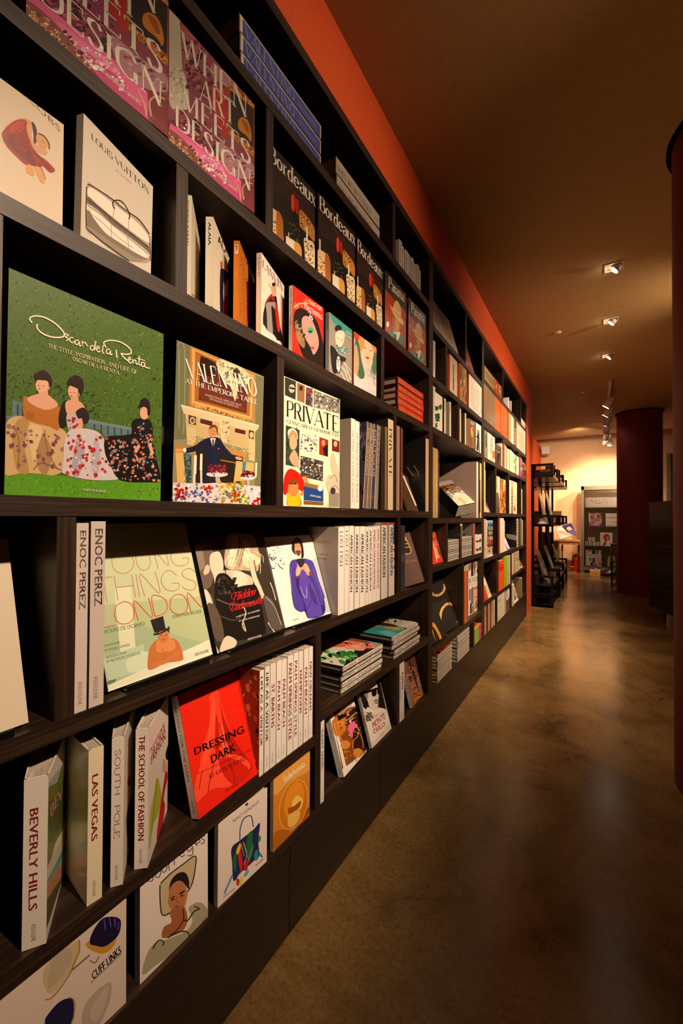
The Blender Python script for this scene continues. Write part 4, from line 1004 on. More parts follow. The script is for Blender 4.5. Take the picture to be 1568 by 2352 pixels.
'pan1': '''Q 1114.1 1252.8 1303.4 1474.3 1301.8 1974.1 1111.7 1807.1
P 342c28 1050 1200 1400 1200 1400 2100 1050 2100
P b8401e 1112 1425 1308 1650 1303 1985 1105 1795
L 7c2410 4 1112 1490 1307 1710
L 7c2410 4 1111 1560 1306 1775
L 7c2410 4 1110 1640 1305 1850
L 7c2410 4 1108 1720 1304 1925
C 2f8c84 1160 1810 1185 1800 1240 1830 1280 1870 1280 1920 1250 1935 1200 1900 1165 1860
C f4ead4 1198 1810 1225 1800 1250 1830 1222 1890
P 2c1c14 1200 1830 1215 1835 1212 1890 1202 1880
C b87038 1185 1680 1240 1690 1255 1760 1245 1800 1210 1820 1185 1770
C dca45c 1205 1690 1240 1720 1235 1790 1215 1800
C f0cc84 1155 1565 1180 1600 1195 1560 1215 1530 1240 1560 1260 1620 1258 1670 1280 1730 1270 1750 1230 1710 1180 1640
L 9c6428 5 1170 1610 1220 1660 1262 1690
L d8a050 4 1195 1570 1250 1630
S f4ece0 1145 1415 1285 1548 1145 1312 Panama
L 8c6a38 3 1190 1490 1230 1530
E ffffff 1136 1745 12 26''',
'lv': '''Q 753.0 1023.5 1377.1 1682.9 1354.0 2585.2 723.2 2124.6
P dcd4c4 700 900 1500 900 1500 2400 700 2400
S 2f2e2c 825 1260 1345 1760 820 1200 LOUIS VUITTON
T c85038 1045 1545 1185 1665 1043 1525 ICONES
C b8ac9c 785 1665 850 1690 1010 1800 1120 1900 1250 1985 1345 2115 1352 2352 1200 2352 1000 2230 860 2130 775 2060
C f4ece0 800 1690 880 1730 1000 1820 1100 1900 1240 2010 1335 2130 1338 2190 1240 2130 1100 2030 960 1920 840 1820 790 1760
C 7c7064 788 1770 860 1830 1000 1950 1140 2060 1300 2190 1340 2230 1335 2290 1200 2190 1040 2060 900 1940 790 1850
C e8dece 785 1840 880 1900 1020 2030 1180 2150 1330 2270 1335 2310 1180 2210 1010 2090 880 1970 785 1890
C 8c8072 780 1900 850 1940 940 2010 1040 2110 1200 2230 1330 2340 1150 2300 980 2190 840 2080 778 2030
C f8f0e4 810 1910 870 1920 930 1960 1000 2020 1080 2080 1180 2170 1300 2270 1330 2330 1220 2280 1080 2190 960 2110 880 2020
C a09484 790 2040 900 2110 1040 2210 1200 2310 1300 2352 1150 2352 980 2240 840 2120
L 2a2622 9 785 1662 840 1685 1010 1798 1120 1890 1250 1980 1345 2110
L 2a2622 5 790 1800 900 1885 1050 2010 1180 2110 1340 2235
L 3a342e 4 786 1850 900 1930 1050 2060 1200 2180 1335 2290
L 4a443c 3 800 1920 900 1990 1050 2130 1200 2240
L 2a2622 10 1030 1885 1012 1835 1035 1808 1085 1812 1130 1860 1165 1935 1158 1980
L c8bcac 4 1034 1872 1026 1832 1050 1818 1110 1842 1148 1910
L 8c8476 4 1030 1880 1000 2060 1010 2190
L 8c8476 4 1160 1990 1150 2130 1160 2290
L 2a2622 8 775 2060 900 2165 1100 2310 1160 2352
L 2a2622 7 778 1680 772 1900 775 2060
L 2a2622 6 1348 2130 1352 2352''',
'mj': '''Q -782.0 128.6 573.9 1127.4 561.3 2042.7 -804.0 1299.1
P dccbb4 -1000 -400 700 -400 700 2400 -1000 2400
T 6c5a4c -230 420 545 1200 -235 360 MARC JACOBS
C d89c5c 40 1150 120 1090 210 1068 270 1090 300 1140 260 1130 160 1110 80 1170
C 9c2018 15 1215 50 1160 130 1095 215 1080 250 1120 260 1200 280 1300 340 1390 420 1450 495 1535 450 1560 380 1500 345 1525 300 1500 230 1490 130 1400 50 1310
C 741410 60 1280 130 1220 220 1240 260 1330 310 1440 330 1500 250 1460 150 1380
C b83424 90 1150 170 1095 230 1110 200 1180 120 1210
C 8c1c14 120 1250 200 1200 250 1300 230 1380 150 1330
L 5c0c0c 6 60 1240 150 1190 230 1120
L 5c0c0c 6 100 1330 190 1300 270 1400
L c84838 5 80 1200 160 1160 220 1140
L 5c0c0c 7 300 1360 380 1450 450 1530
C d8a070 238 1130 262 1110 290 1160 285 1230 320 1300 400 1350 430 1380 400 1400 330 1370 280 1290 245 1200
C 2c1a14 285 1100 320 1140 335 1220 325 1290 305 1290 300 1200
C d89c68 330 1215 370 1210 420 1260 432 1320 400 1350 350 1310 325 1260
L 2c1a14 11 345 1205 400 1235 440 1300 442 1350
L 8c5434 4 380 1260 400 1300
C dca060 238 1490 290 1500 310 1555 300 1590 240 1555
C dca060 310 1505 360 1515 400 1590 400 1650 365 1640 330 1570
L 3c2014 5 350 1470 390 1560 410 1620''',
'dk': '''Q 440.5 450.3 459.9 559.4 458.0 756.3 438.2 681.2
P e8e0cc 400 400 500 400 500 800 400 800
P a8602c 458 548 461 560 459 650 457 640
T 5a5448 446 480 456 520 444 470 NEW YORK
L 3c4060 1.5 441 676 450 684''',
'alaia': '''Q 508.4 231.3 666.8 637.0 660.9 1324.6 501.0 1039.6
P e8e0cc 300 100 900 100 900 1600 300 1600
B 151312 550 455 640 600 548 375 ALA
C 1c2034 570 720 600 700 640 740 640 780 600 820 600 1100 570 1080
C a86a44 572 640 585 630 592 660 588 690 574 690
C 1d2a8c 605 745 625 735 632 780 622 830 605 850
C e8e4e0 600 860 635 840 635 960 602 980
C c81c18 605 960 640 960 640 1120 600 1110
C 120f10 645 620 690 660 690 1140 640 1130 640 800''',
'orange': '''Q 744.0 445.7 876.9 797.7 871.8 1427.3 738.1 1178.4
P dc7c1e 600 400 1000 400 1000 1800 600 1800
G a04a10,b45814 71 90 4 8 750 480 870 780 860 1220 750 1160
C 6c3418 806 650 835 680 862 760 875 860 865 1210 820 1200 808 900
C e8b040 806 660 820 680 820 800 808 800''',
'lanvin': '''Q 942.8 551.5 1146.2 851.0 1141.9 1495.1 936.9 1287.3
P efe6d6 800 400 1300 400 1300 1700 800 1700
S 191614 950 680 1135 910 952 612 LANVIN
C 1c1418 1035 930 1070 935 1085 1010 1100 1160 1140 1380 1100 1370 1020 1290 960 1220 965 1060
C b01c14 985 980 1040 920 1060 1000 1020 960 970 1050
C c82418 1060 1010 1085 1030 1110 1240 1085 1245
C 98928a 985 1010 1060 1000 1060 1060 1030 1040 1045 1300 1000 1280 990 1100
C e0dcd4 960 1200 1000 1260 1050 1290 1080 1340 1060 1350 960 1260
C e0dcd4 1080 1340 1120 1360 1140 1400 1060 1360
C d4a888 1030 860 1070 855 1075 930 1045 945 1030 900
L d4a888 8 1035 870 1012 850 1025 825
L d4a888 8 1065 860 1085 850 1060 825
E 2a1c18 1052 838 16 18''',
'dvf': '''Q 282.6 1391.6 561.0 1601.3 557.8 2140.3 278.3 1990.2
P dc2c1c 200 1300 600 1300 600 2200 200 2200
C 201a17 300 1640 350 1600 430 1640 500 1720 540 1850 560 1960 556 2140 480 2100 380 2040 330 1900 290 1760
C 8c7454 300 1720 340 1780 390 1900 380 1960 320 1880
G a88c64,5c4834 72 40 5 12 300 1700 380 1780 390 1960 310 1850
C e8948c 365 1700 400 1670 450 1700 490 1790 515 1880 510 1960 470 2020 440 1950 400 1880 370 1800
C 3caa6c 415 1790 440 1770 468 1790 460 1825 425 1830
E 1c1a18 440 1812 16 9
E 1c1a18 388 1840 8 10
C b02c44 445 1948 470 1952 468 1972 448 1962
L c87068 4 412 1850 405 1895 428 1905
G e0c090,c89c60 73 30 5 10 290 1560 420 1510 430 1560 300 1620
L d8b078 12 290 1600 340 1560 420 1560
B f2ece4 424 1560 541 1632 424 1518 DIANE VON
B f2ece4 385 1603 548 1710 385 1556 FURSTENBERG
L f2ece4 6 420 1640 440 1630 432 1700 
L f2ece4 5 440 1690 452 1670 455 1710 465 1690
L e03020 6 500 1720 515 1715 520 1770 530 1730 545 1760 550 1800''',
'mime': '''Q 610.0 1634.2 816.9 1799.3 814.6 2286.9 606.8 2169.3
P 9a9488 500 1600 900 1600 900 2400 500 2400
C 3c9c90 622 1650 680 1680 760 1740 822 1800 820 1870 760 1850 700 1780 640 1720
B f2ece4 762 1815 808 1848 762 1796 JEAN
B f2ece4 750 1842 810 1880 750 1822 GALERIE
E 2c2430 692 1785 32 32
C ecdcc0 668 1830 700 1800 745 1815 748 1870 730 1930 700 1965 672 1920
L 2c2420 4 678 1858 700 1880
L 2c2420 4 712 1892 735 1885
E b0403c 710 1948 8 4
G 3c9ca4,a8d8d8,2c7c84 74 60 5 12 670 1930 790 1970 785 2010 680 1995
C 262028 622 1940 660 1960 700 2020 760 2050 750 2090 710 2120 680 2180 660 2190 640 2160 625 2060
E 17141a 693 2105 26 85
E ecece4 693 2105 18 74
G 17141a 75 22 4 8 683 2050 705 2170
L e8e4d8 6 720 2090 760 2120 800 2250
L e8e4d8 6 715 2130 750 2170 785 2270
L e8e4d8 6 712 2170 735 2210 760 2270
L c8c0b0 8 740 2080 812 2180
L c8c0b0 8 720 2110 812 2240''',
'chloe': '''Q 834.2 1809.1 1036.4 1958.0 1034.9 2397.5 831.8 2290.8
P d8d0cc 700 1700 1200 1700 1200 2500 700 2500
C c84c1c 832 1812 900 1810 1000 1870 1055 1930 1055 2020 1000 1930 900 1880 850 1900
C e88c34 930 1840 1000 1880 1055 1960 1055 2080 1010 2000 960 1920
C 4c6c4c 850 1880 880 1920 900 2060 930 2200 900 2240 850 2200 836 2000
C 4c7c58 1010 2000 1050 2040 1052 2200 1020 2240 980 2200 1000 2100
C c8a880 840 1960 860 1940 880 2100 860 2200 838 2180
C f0cca8 895 1900 930 1880 980 1920 1010 1990 1000 2060 960 2110 930 2080 905 2000
C e89c54 880 1850 930 1870 920 1930 895 1990
L 4c3c34 5 915 1950 945 1965
L 4c3c34 5 970 1980 1000 1985
C c04840 935 2035 972 2045 955 2062
C e0d8d8 836 2190 900 2240 1000 2240 1050 2290 1050 2352 840 2300
L a8b8a0 5 850 2080 880 2260
L 7c8c6c 6 990 2120 1020 2300
B f6f2ec 948 2206 1042 2248 946 2132 Chloé''',
'street': '''Q 246.0 616.4 488.3 420.2 634.4 1014.3 403.2 1281.3
P 8c4c1c 200 300 800 300 800 1400 200 1400
P f0ece4 270 610 290 600 440 1230 420 1295
P f0ece4 400 1220 650 950 665 1015 420 1300
C c87828 280 700 400 640 420 800 320 860
L e89c40 8 300 720 330 840
L e89c40 8 330 700 360 820
L e89c40 8 360 690 385 800
L e89c40 8 385 670 410 790
L f0d0a0 6 330 850 390 960
L f0d0a0 5 350 840 400 940
C 2c1810 440 640 530 560 560 700 600 860 640 980 560 1060 500 900 440 760
G e8a84c,b8641c,6c3410 81 90 6 18 290 560 500 470 620 900 420 1150
P 1c120c 330 650 420 620 430 650 345 700
L e8dcc0 6 425 700 530 610
C f06ca4 450 750 480 710 530 730 540 760 500 790 490 870 470 860 445 790
C e8a888 455 690 475 680 478 712 455 720
L e8a888 10 520 740 560 800
E d88c40 415 945 50 45
L b85c20 12 420 1000 440 1140
E 2c1a10 555 960 56 70
L d89048 8 500 1000 490 920 540 860 560 820 590 900 600 980
E d8923c 545 1030 50 50
L c07830 8 520 1040 530 1120
L c07830 8 570 1050 600 1000
B f6f2ea 310 610 500 530 300 570 STREET
B f6f2ea 352 645 462 560 345 600 LIVING
B f6f2ea 592 1040 640 990 590 1030 ASSOULINE
T f6f2ea 440 1215 495 1165 438 1203 PIERRE SAUVAGE''',
'monte': '''Q 557.3 413.5 765.6 260.3 892.0 777.7 691.3 983.4
P d4ccc0 500 200 1000 200 1000 1100 500 1100
P 1a1816 540 400 770 240 835 580 760 560 660 600 600 560
C d4ccbc 620 340 690 290 730 300 760 400 755 480 750 560 720 590 670 570 640 480 600 400
C 8c847a 600 390 640 380 650 470 620 440
C efe8dc 610 360 660 310 720 290 730 340 640 390
P 0f0e0d 605 400 760 350 765 375 610 425
E 0f0e0d 712 412 26 38 10
E 0f0e0d 755 395 12 34
C 2c2826 712 490 745 482 748 515 725 520
E f4f0e8 732 502 12 8
C e4dccf 640 560 700 590 780 570 830 590 860 720 720 900 640 900 625 700
C 6c6660 630 650 660 610 690 620 660 700 632 700
G 2c2826,a8a298 83 40 5 12 630 600 720 640 700 700 630 700
L b8b0a4 4 720 600 750 700
T b03038 690 690 793 612 685 672 THE SPIRIT OF
B b03038 700 782 828 672 688 716 MONTE
B d89090 702 778 826 670 692 722 MONTE
B b03038 705 838 828 748 696 790 CARLO
B d89090 707 834 826 745 700 795 CARLO
T 2c2826 770 855 806 822 768 846 ASSOULINE''',
'style': '''Q 997.2 90.5 1116.4 -10.8 1218.6 431.0 1105.2 566.3
P 9c6850 900 -100 1400 -100 1400 700 900 700
G b8806c,7c4c3c,c89080 84 110 10 34 1010 0 1160 0 1250 380 1100 520
P 7c4c3c 1030 60 1150 0 1180 80 1060 140
C 3c2818 1070 90 1085 85 1105 160 1130 200 1160 340 1195 430 1180 440 1150 350 1120 260 1090 170
L d87c3c 12 1100 140 1108 170 1085 195
C a85c1c 1110 460 1250 320 1258 410 1140 550
G d88c3c,7c4014,e8a450 85 60 6 16 1110 450 1240 340 1255 400 1140 540
T f2ece0 1034 80 1100 25 1030 55 STYLE
B f2ece0 1218 425 1245 405 1216 418 ASSOULINE''',
'cuff': '''Q -146.3 2202.1 957.7 1372.2 955.7 2191.9 -157.2 3268.2
P dccabc -400 900 1200 900 1200 3400 -400 3400
C c8b48c 340 2080 330 1950 440 1800 560 1740 600 1720 600 1800 560 1920 520 1980 400 2120
C b8a890 400 1860 520 1780 540 1880 440 2020 360 2080
L a87c2c 10 600 1715 600 1800 560 1900 515 2000 400 2150 340 2170
C c8942c 650 1760 690 1720 780 1770 860 1720 890 1640 880 1720 840 1790 780 1820 720 1810
C 1c1638 680 1740 700 1660 770 1560 850 1540 910 1560 915 1620 890 1690 800 1765 720 1760
L 5a44a8 10 790 1560 800 1640
L 5a44a8 10 830 1545 840 1620
L 5a44a8 10 870 1555 872 1620
L 5a44a8 8 900 1580 895 1640
L 7c6a4c 12 540 1950 600 1900 680 1830
L 8c7a5c 10 680 1870 720 1890 750 1840 
B 1d1816 706 2022 924 1812 690 1965 CUFF LINKS
T 6c5c50 690 2050 920 1830 686 2035 JEAN-PIERRE MARTEL
C 1c2044 340 2352 380 2260 460 2180 540 2160 560 2220 540 2352 440 2500
L b88c44 9 520 2150 565 2180 560 2290 540 2352
C b8a898 620 2352 640 2220 720 2110 820 2040 845 2060 830 2180 760 2352 660 2500
C c8b8a8 680 2260 780 2100 820 2080 800 2200 720 2340''',
'cour': '''Q 70.7 1272.4 584.1 873.2 585.5 1542.3 69.7 2057.7
P e6dad2 0 700 700 700 700 2200 0 2200
L 2c2420 6 128 1270 160 1270 172 1230 150 1200 120 1230
L 2c2420 6 190 1240 215 1240 228 1200 210 1180 188 1205 190 1240
L 2c2420 6 238 1170 240 1200 262 1200 275 1165 272 1140
L 2c2420 6 292 1190 290 1130 310 1110
L 2c2420 6 332 1150 330 1110 345 1090
L 2c2420 6 372 1070 405 1050 400 1025 380 1035 372 1070 390 1085 410 1070
L 2c2420 6 470 1010 450 1000 430 1030 445 1045 470 1015 470 1060 455 1078 430 1075
L 2c2420 6 490 990 525 970 515 950 495 965 492 990 510 1000
L 2c2420 6 562 930 545 925 538 945 558 960 550 985 530 985
C c4b48c 225 1300 300 1220 400 1140 480 1080 492 1080 485 1200 460 1290 410 1330 400 1440 300 1520 240 1530 225 1420
L 2c2c2c 9 225 1290 300 1215 400 1140 490 1080 488 1180 465 1290 420 1370
L 2c2c2c 9 222 1300 222 1400 238 1525 300 1510
C 241c18 290 1370 300 1280 350 1215 410 1205 440 1260 440 1330 400 1290 340 1300 300 1360
C b8784c 285 1400 300 1320 350 1270 400 1280 420 1340 425 1400 400 1480 350 1500 310 1490 285 1440
C a4643c 300 1500 400 1460 430 1560 400 1640 330 1680 240 1700 250 1620 310 1580
L 3c241c 6 305 1420 330 1400
L 3c241c 6 375 1370 405 1350
E 8c4438 350 1462 18 6 -20
L 2c1810 7 300 1400 335 1385
L 2c1810 7 365 1368 410 1340
E 1c1410 320 1408 13 6 -15
E 1c1410 388 1380 13 6 -25
L 8c5434 4 350 1385 345 1425 360 1428
L c88c5c 10 415 1300 425 1380 405 1440
L 2c2420 7 395 1480 400 1560 350 1640 300 1680
C a8a084 90 1980 120 1830 180 1740 250 1720 330 1690 430 1640 470 1560 440 1470 520 1430 580 1480 580 1570 480 1680 380 1780 200 1900
L 2c2420 9 165 1785 210 1720 250 1730 240 1760 
L 2c2420 9 280 1700 340 1665 400 1650 440 1670 435 1740
L 2c2420 9 400 1560 430 1570 480 1500 520 1480 480 1460
C a4643c 540 1580 580 1540 582 1590 550 1610''',
'nancy': '''Q 664.4 839.2 1036.1 560.4 1032.2 1120.4 658.8 1476.9
P e4d8ce 600 500 1100 500 1100 1500 600 1500
T 34302c 778 828 975 675 774 805 NANCY GONZALEZ
C 2c3c30 868 690 880 672 892 682 880 700
L 34486c 8 828 960 830 880 850 810 880 780 915 780 930 860
C 232a58 765 1020 830 960 930 880 980 830 968 960 975 1080 930 1120 900 1150 830 1210 780 1270 770 1140
C 1f6c40 880 960 900 900 925 900 920 1000 900 1100 885 1060
C 1f6c40 775 1100 800 1060 800 1180 785 1190
C c82c20 815 1060 835 1040 850 1140 835 1200 818 1120
C e8b81c 800 1040 830 980 835 1020 810 1070
C b8282c 860 1130 890 1110 885 1180 862 1190
C 4c8c50 895 1080 930 980 920 1060 900 1110
C 2c8c9c 935 1070 960 1030 965 1100 945 1110
L d8c8b0 3 860 980 880 1060 860 1140
L d8c8b0 3 840 990 860 1080
L d8b060 3 850 970 900 1130
C 2c8c9c 970 1040 1000 1080 1000 1090 980 1080
C 3c8c4c 970 930 985 925 985 960 968 975
C 5c8cc0 705 1360 735 1290 765 1225 770 1240 740 1310 715 1365
C c83428 800 1250 825 1260 820 1300 805 1300
C e8c83c 835 1240 850 1240 845 1290 830 1310
C 4cb0b0 860 1220 890 1180 895 1200 870 1235
T 34302c 706 1395 790 1330 704 1385 PAMELA KEOGH
T 34302c 948 1158 1006 1105 946 1146 ASSOULINE''',
'sulwa': '''Q 1083.1 504.2 1360.3 284.8 1357.0 771.5 1079.1 1052.3
P d4882c 1000 200 1450 200 1450 1200 1000 1200
C e8a850 1095 480 1365 290 1365 420 1200 520 1095 620
C b86818 1095 900 1200 860 1360 700 1360 770 1090 1040
C 6c3808 1180 880 1270 860 1350 740 1360 700 1300 820 1220 880
E f0c060 1235 690 104 198 14
E d07c18 1235 690 99 192 14
E e89428 1240 660 70 150 14
C f8d060 1225 670 1260 620 1305 650 1290 720 1230 730
C a8540c 1195 720 1240 700 1290 660 1280 710 1240 740 1200 760
C f0c068 1190 820 1200 770 1250 740 1280 740 1280 790 1240 850 1200 860
S f8f0e0 1160 528 1322 400 1154 480 Sulwhasoo
B f8f0e0 1205 903 1250 862 1203 892 ASSOULINE''',
'bulg2': '''Q -47.0 1229.0 239.1 1140.5 553.1 1989.3 285.3 2151.1
P 2e2b27 -100 900 700 900 700 2200 -100 2200
T 6a645c 75 1170 240 1110 68 1100 BVLGARI
L e8b860 44 30 1400 100 1450 180 1450 250 1400 285 1320 285 1240
L e8b860 44 205 1910 215 1780 250 1690 320 1620 380 1610 450 1640
T 2a2218 85 1458 200 1452 85 1425 R  A
T 2a2218 245 1400 275 1370 235 1380 G
T 2a2218 222 1760 240 1730 218 1750 C
T 2a2218 275 1670 310 1640 280 1640 A
T 2a2218 345 1622 385 1622 348 1598 R
B d8d0c4 492 1968 536 1940 490 1950 ASSOULINE''',
'beaton': '''Q 687.0 892.6 884.7 829.7 883.9 1725.5 686.2 1861.0
P e6dfce 650 700 1000 700 1000 2000 650 2000
P c87a4c 720 900 765 870 765 970 720 1000
P 2c3050 770 860 810 850 810 1100 768 1110
P a88c7c 815 850 850 840 850 1080 815 1090
P d8b898 862 840 915 820 915 960 862 980
E 2a3046 893 1010 24 45
P 8c5c4c 830 860 848 855 846 1000 830 1010
S 1c1a18 726 1235 912 1180 726 1150 BEATON
T 8c8478 726 1285 905 1235 726 1270 THE ART OF STYLE
P e8b098 822 1290 912 1265 908 1600 822 1640
C 3c3430 828 1320 850 1315 850 1340 830 1345
C 3c3430 868 1305 888 1300 888 1325 870 1330
C c8382c 838 1480 852 1470 866 1480 852 1510
P 7c3458 735 1350 755 1345 755 1540 735 1550
P 6c7480 765 1340 812 1320 812 1620 765 1640
P 8c2430 785 1310 812 1300 812 1325 785 1335
P 3c3438 750 1610 780 1600 780 1780 748 1800
P b07850 785 1650 830 1635 825 1760 783 1775
G 2c2834,8c7c6c 88 26 6 16 840 1560 900 1540 895 1700 840 1720''',
'redfig': '''Q -106.8 259.8 94.8 247.1 266.2 843.2 73.3 895.0
P d8301c -200 200 300 200 300 1000 -200 1000
P c43c34 100 430 200 430 290 840 120 900
B f0a83c 62 400 130 372 50 300 WE ARE
B e8b48c 70 545 210 545 62 450 FOLKLINE
C e89468 70 500 110 560 180 640 190 760 130 780 90 640
C 6c4c34 140 560 170 610 250 710 190 730 160 660
P f0ece4 120 740 130 735 145 840 136 845
T 4c1410 196 835 230 825 194 825 ASSOULINE''',
'room': '''Q 92.5 84.5 209.6 82.9 208.8 735.6 92.5 773.1
P efe8dc 0 0 400 0 400 900 0 900
P 8cc8d8 112 85 240 85 236 200 112 200
G 3c5a7c,5c7c9c,2c3c54 91 50 8 20 112 120 240 200
P 2c2430 112 200 236 200 225 560 108 560
G e86c2c,f0a83c,d83430,8c3c5c 92 50 8 20 108 380 225 560
P d8b8a8 105 560 225 560 215 700 102 700
G 3c3448,c83428 93 16 10 26 105 540 220 660
B f4efe4 130 265 226 265 126 190 ROOM
B f4efe4 128 360 216 350 126 280 WITH
B f4efe4 126 455 214 450 124 375 A VIEW''',
'redorange': '''Q 316.4 834.5 406.5 800.2 406.5 1330.2 316.4 1389.2
P f0581c 200 600 600 600 600 1500 200 1500
P e02c14 300 740 430 740 430 980 300 1030
T f8b050 335 840 410 820 335 800 THE WINE
T f8b050 335 885 410 865 335 860 BOOK
L f8b050 3 335 910 410 895
T f8d0a0 335 1310 362 1295 334 1300 ASSOULINE''',
'flower': '''Q 100.0 143.3 226.4 243.3 224.9 832.8 98.5 762.2
P eae0cc 0 0 400 0 400 1000 0 1000
T 8c8c74 140 250 205 290 140 235 ORCHIDS
G 4c8c60,3c7850,6ca47c 95 26 12 26 100 400 160 460
G 4c8c60,3c7850,6ca47c 96 26 12 26 170 360 215 440
G 3c7c54,2c6444,5c9c70 97 50 12 30 105 520 175 640
G 4c8c60,3c7850 98 20 12 22 95 680 140 750''',
'comic': '''Q 674.7 593.1 793.1 668.1 793.1 1129.0 674.0 1076.0
P 6c5844 600 500 900 500 900 1300 600 1300
B e8e0d0 700 690 765 720 700 640 PULP
C f0a040 705 780 720 745 745 750 752 800 745 880 730 920 710 860
C d8442c 725 770 750 760 750 830 740 830
P d8582c 735 920 752 930 750 1110 736 1100
T e8e0d0 680 1085 712 1095 680 1075 ASSOULINE''',
'dancers': '''Q 782.0 658.6 877.6 728.4 877.6 1190.7 782.0 1141.5
P f0e8d4 700 600 1000 600 1000 1300 700 1300
C 1c1a20 815 790 825 785 832 850 835 930 830 1130 800 1120 812 950 795 905 812 880
C 2c3050 835 800 848 810 850 940 855 1150 838 1150 836 940
E 2c2420 820 795 8 14
E 2c2420 842 810 7 14
L 1c1a20 6 795 905 830 900 858 945''',
'slant1': '''Q 139.1 102.9 310.9 317.7 464.9 856.2 301.3 675.6
P c8c0b4 0 0 500 0 500 900 0 900
L 8c7c6c 8 262 380 296 455
G c89484,b88478 101 40 4 12 250 500 330 520 400 760 330 650''',
'beverly': '''Q 368.6 464.0 528.4 76.0 514.9 1098.1 350.7 1740.4
P e8dcd0 200 0 700 0 700 2000 200 2000
P a8b8b8 355 560 530 300 500 400 355 640
C 6c7a30 355 620 430 520 490 380 495 800 420 980 355 1180
C 4c5c24 355 700 420 640 490 500 490 760 355 1000
B e8a898 385 790 480 620 380 700 BEV
P d8d0b8 350 1190 490 900 490 1000 345 1300
P 4cb0b0 350 1290 490 1000 485 1080 345 1350
P c88c6c 345 1330 485 1100 480 1250 345 1450
P 5c5a34 345 1450 485 1230 480 1390 340 1680''',
'south': '''Q 944.8 171.4 1036.3 -140.4 1025.8 769.8 931.6 1292.9
P e8dcd0 800 0 1200 0 1200 1500 800 1500
C 5c645c 960 760 1000 600 1030 500 1030 1100 990 1150 960 900
C b83028 965 520 985 470 990 540 975 545''',
'school': '''Q 1131.8 108.3 1277.7 -153.9 1268.5 730.8 1120.2 1167.8
P e8dcd0 1100 -300 1500 -300 1500 1400 1100 1400
B b8242c 1146 350 1255 130 1140 270 THE SCHOOL
B b8242c 1146 390 1255 190 1142 330 FASHION
C b8bc3c 1130 1010 1140 760 1165 620 1190 480 1215 560 1225 640 1200 760 1160 850 1140 1000
C c8242c 1230 600 1255 440 1270 480 1240 640 1250 700 1230 860 1195 980 1190 900
C d8a888 1230 430 1240 340 1265 400 1250 450
L 8c9030 5 1190 500 1150 900
C 1c1a1c 1255 300 1278 230 1280 330 1262 350''',
})
FACE = {  # shelf height, then x, y, turn, lean, width, height, thickness
'wamd1': (2.108,-.007,.297,-2,.5,.261,.304,.03),
'wamd2': (2.108,-.007,.565,-2,.5,.261,.304,.03),
'bord1': (2.108,-.02,.899,-1.5,0,.234,.276,.025),
'bord2': (2.108,-.006,1.138,-1.4,0,.243,.276,.025),
'bord3': (2.108,-.003,1.397,1.5,0,.24,.276,.025),
'pan1': (2.108,-.004,1.655,0,0,.238,.276,.022),
'pan2': (2.108,-.004,1.921,-1.5,0,.232,.276,.022),
'lv': (1.791,-.002,.384,15,-1,.175,.225,.016),
'mj': (1.791,-.004,.165,0,0,.19,.182,.016),
'dk': (1.791,-.003,.626,44.4,0,.172,.236,.016),
'alaia': (1.791,.002,.685,33.3,0,.179,.221,.018),
'orange': (1.791,-.002,.776,31.5,0,.18,.216,.015),
'lanvin': (1.791,-.002,.86,18.2,0,.172,.231,.015),
'dvf': (1.791,-.002,1.0,-.5,0,.168,.207,.014),
'mime': (1.791,-.002,1.204,1,0,.165,.21,.014),
'chloe': (1.791,-.001,1.377,-1,0,.185,.208,.012),
'oscar': (1.313,-.02,.282,.4,-.8,.284,.37,.03),
'valentino': (1.313,-.026,.598,-.4,-1.8,.287,.368,.037),
'private': (1.313,-.026,.99,-2.6,0,.305,.403,.05),
'plain': (.922,-.024,.053,-.3,17.3,.269,.323,.02),
'ytl': (.922,-.029,.46,.8,18.5,.266,.351,.022),
'hidden': (.922,-.03,.738,1.9,18.1,.28,.316,.018),
'purple': (.922,-.039,1.021,-2.1,18.5,.248,.299,.02),
'brown': (.922,-.033,1.95,-4.8,19.1,.236,.294,.015),
'dressing': (.555,-.004,.664,1.1,16.7,.206,.284,.026),
'street': (.305,-.004,1.325,3,16.8,.195,.233,.025),
'monte': (.305,-.008,1.557,.1,16.4,.194,.226,.014),
'style': (.305,-.006,1.995,2.8,14.3,.18,.232,.016),
'cuff': (.305,-.016,.262,-2.8,1,.228,.212,.018),
'cour': (.305,-.011,.523,-.9,1,.174,.211,.018),
'nancy': (.305,-.006,.725,-2.7,0,.171,.207,.014),
'sulwa': (.305,-.004,.929,-.6,0,.177,.208,.012),
'bulg1': (.53,-.03,2.3,-3.5,22,.281,.335,.02),
'bulg2': (.53,-.038,2.615,-3.5,22,.272,.335,.02),
'beaton': (.53,-.042,3.15,-1.3,0,.3,.397,.035),
'redfig': (1.0,-.018,2.335,-.9,16.9,.185,.21,.018),
'flower': (1.8,-.005,2.324,.3,0,.138,.214,.014),
'comic': (1.8,-.002,3.06,-3,0,.17,.21,.02),
'dancers': (1.8,-.006,3.262,-1,0,.17,.222,.012),
'slant1': (2.385,-.007,2.58,-.9,15.2,.22,.262,.012),
'slant2': (2.385,-.007,2.335,-.9,15.2,.22,.262,.012),
'slant3': (2.385,-.007,3.0,-.9,15.2,.22,.242,.012),
'room': (.94,-.003,3.622,-1,0,.23,.318,.025),
'redorange': (.58,-.003,4.13,-1.2,0,.215,.287,.02),
'beverly': (.555,.004,.342,56,0,.19,.283,.034),
'south': (.555,.004,.475,52,0,.2,.289,.022),
'school': (.555,.01,.524,42,0,.17,.286,.026),
}

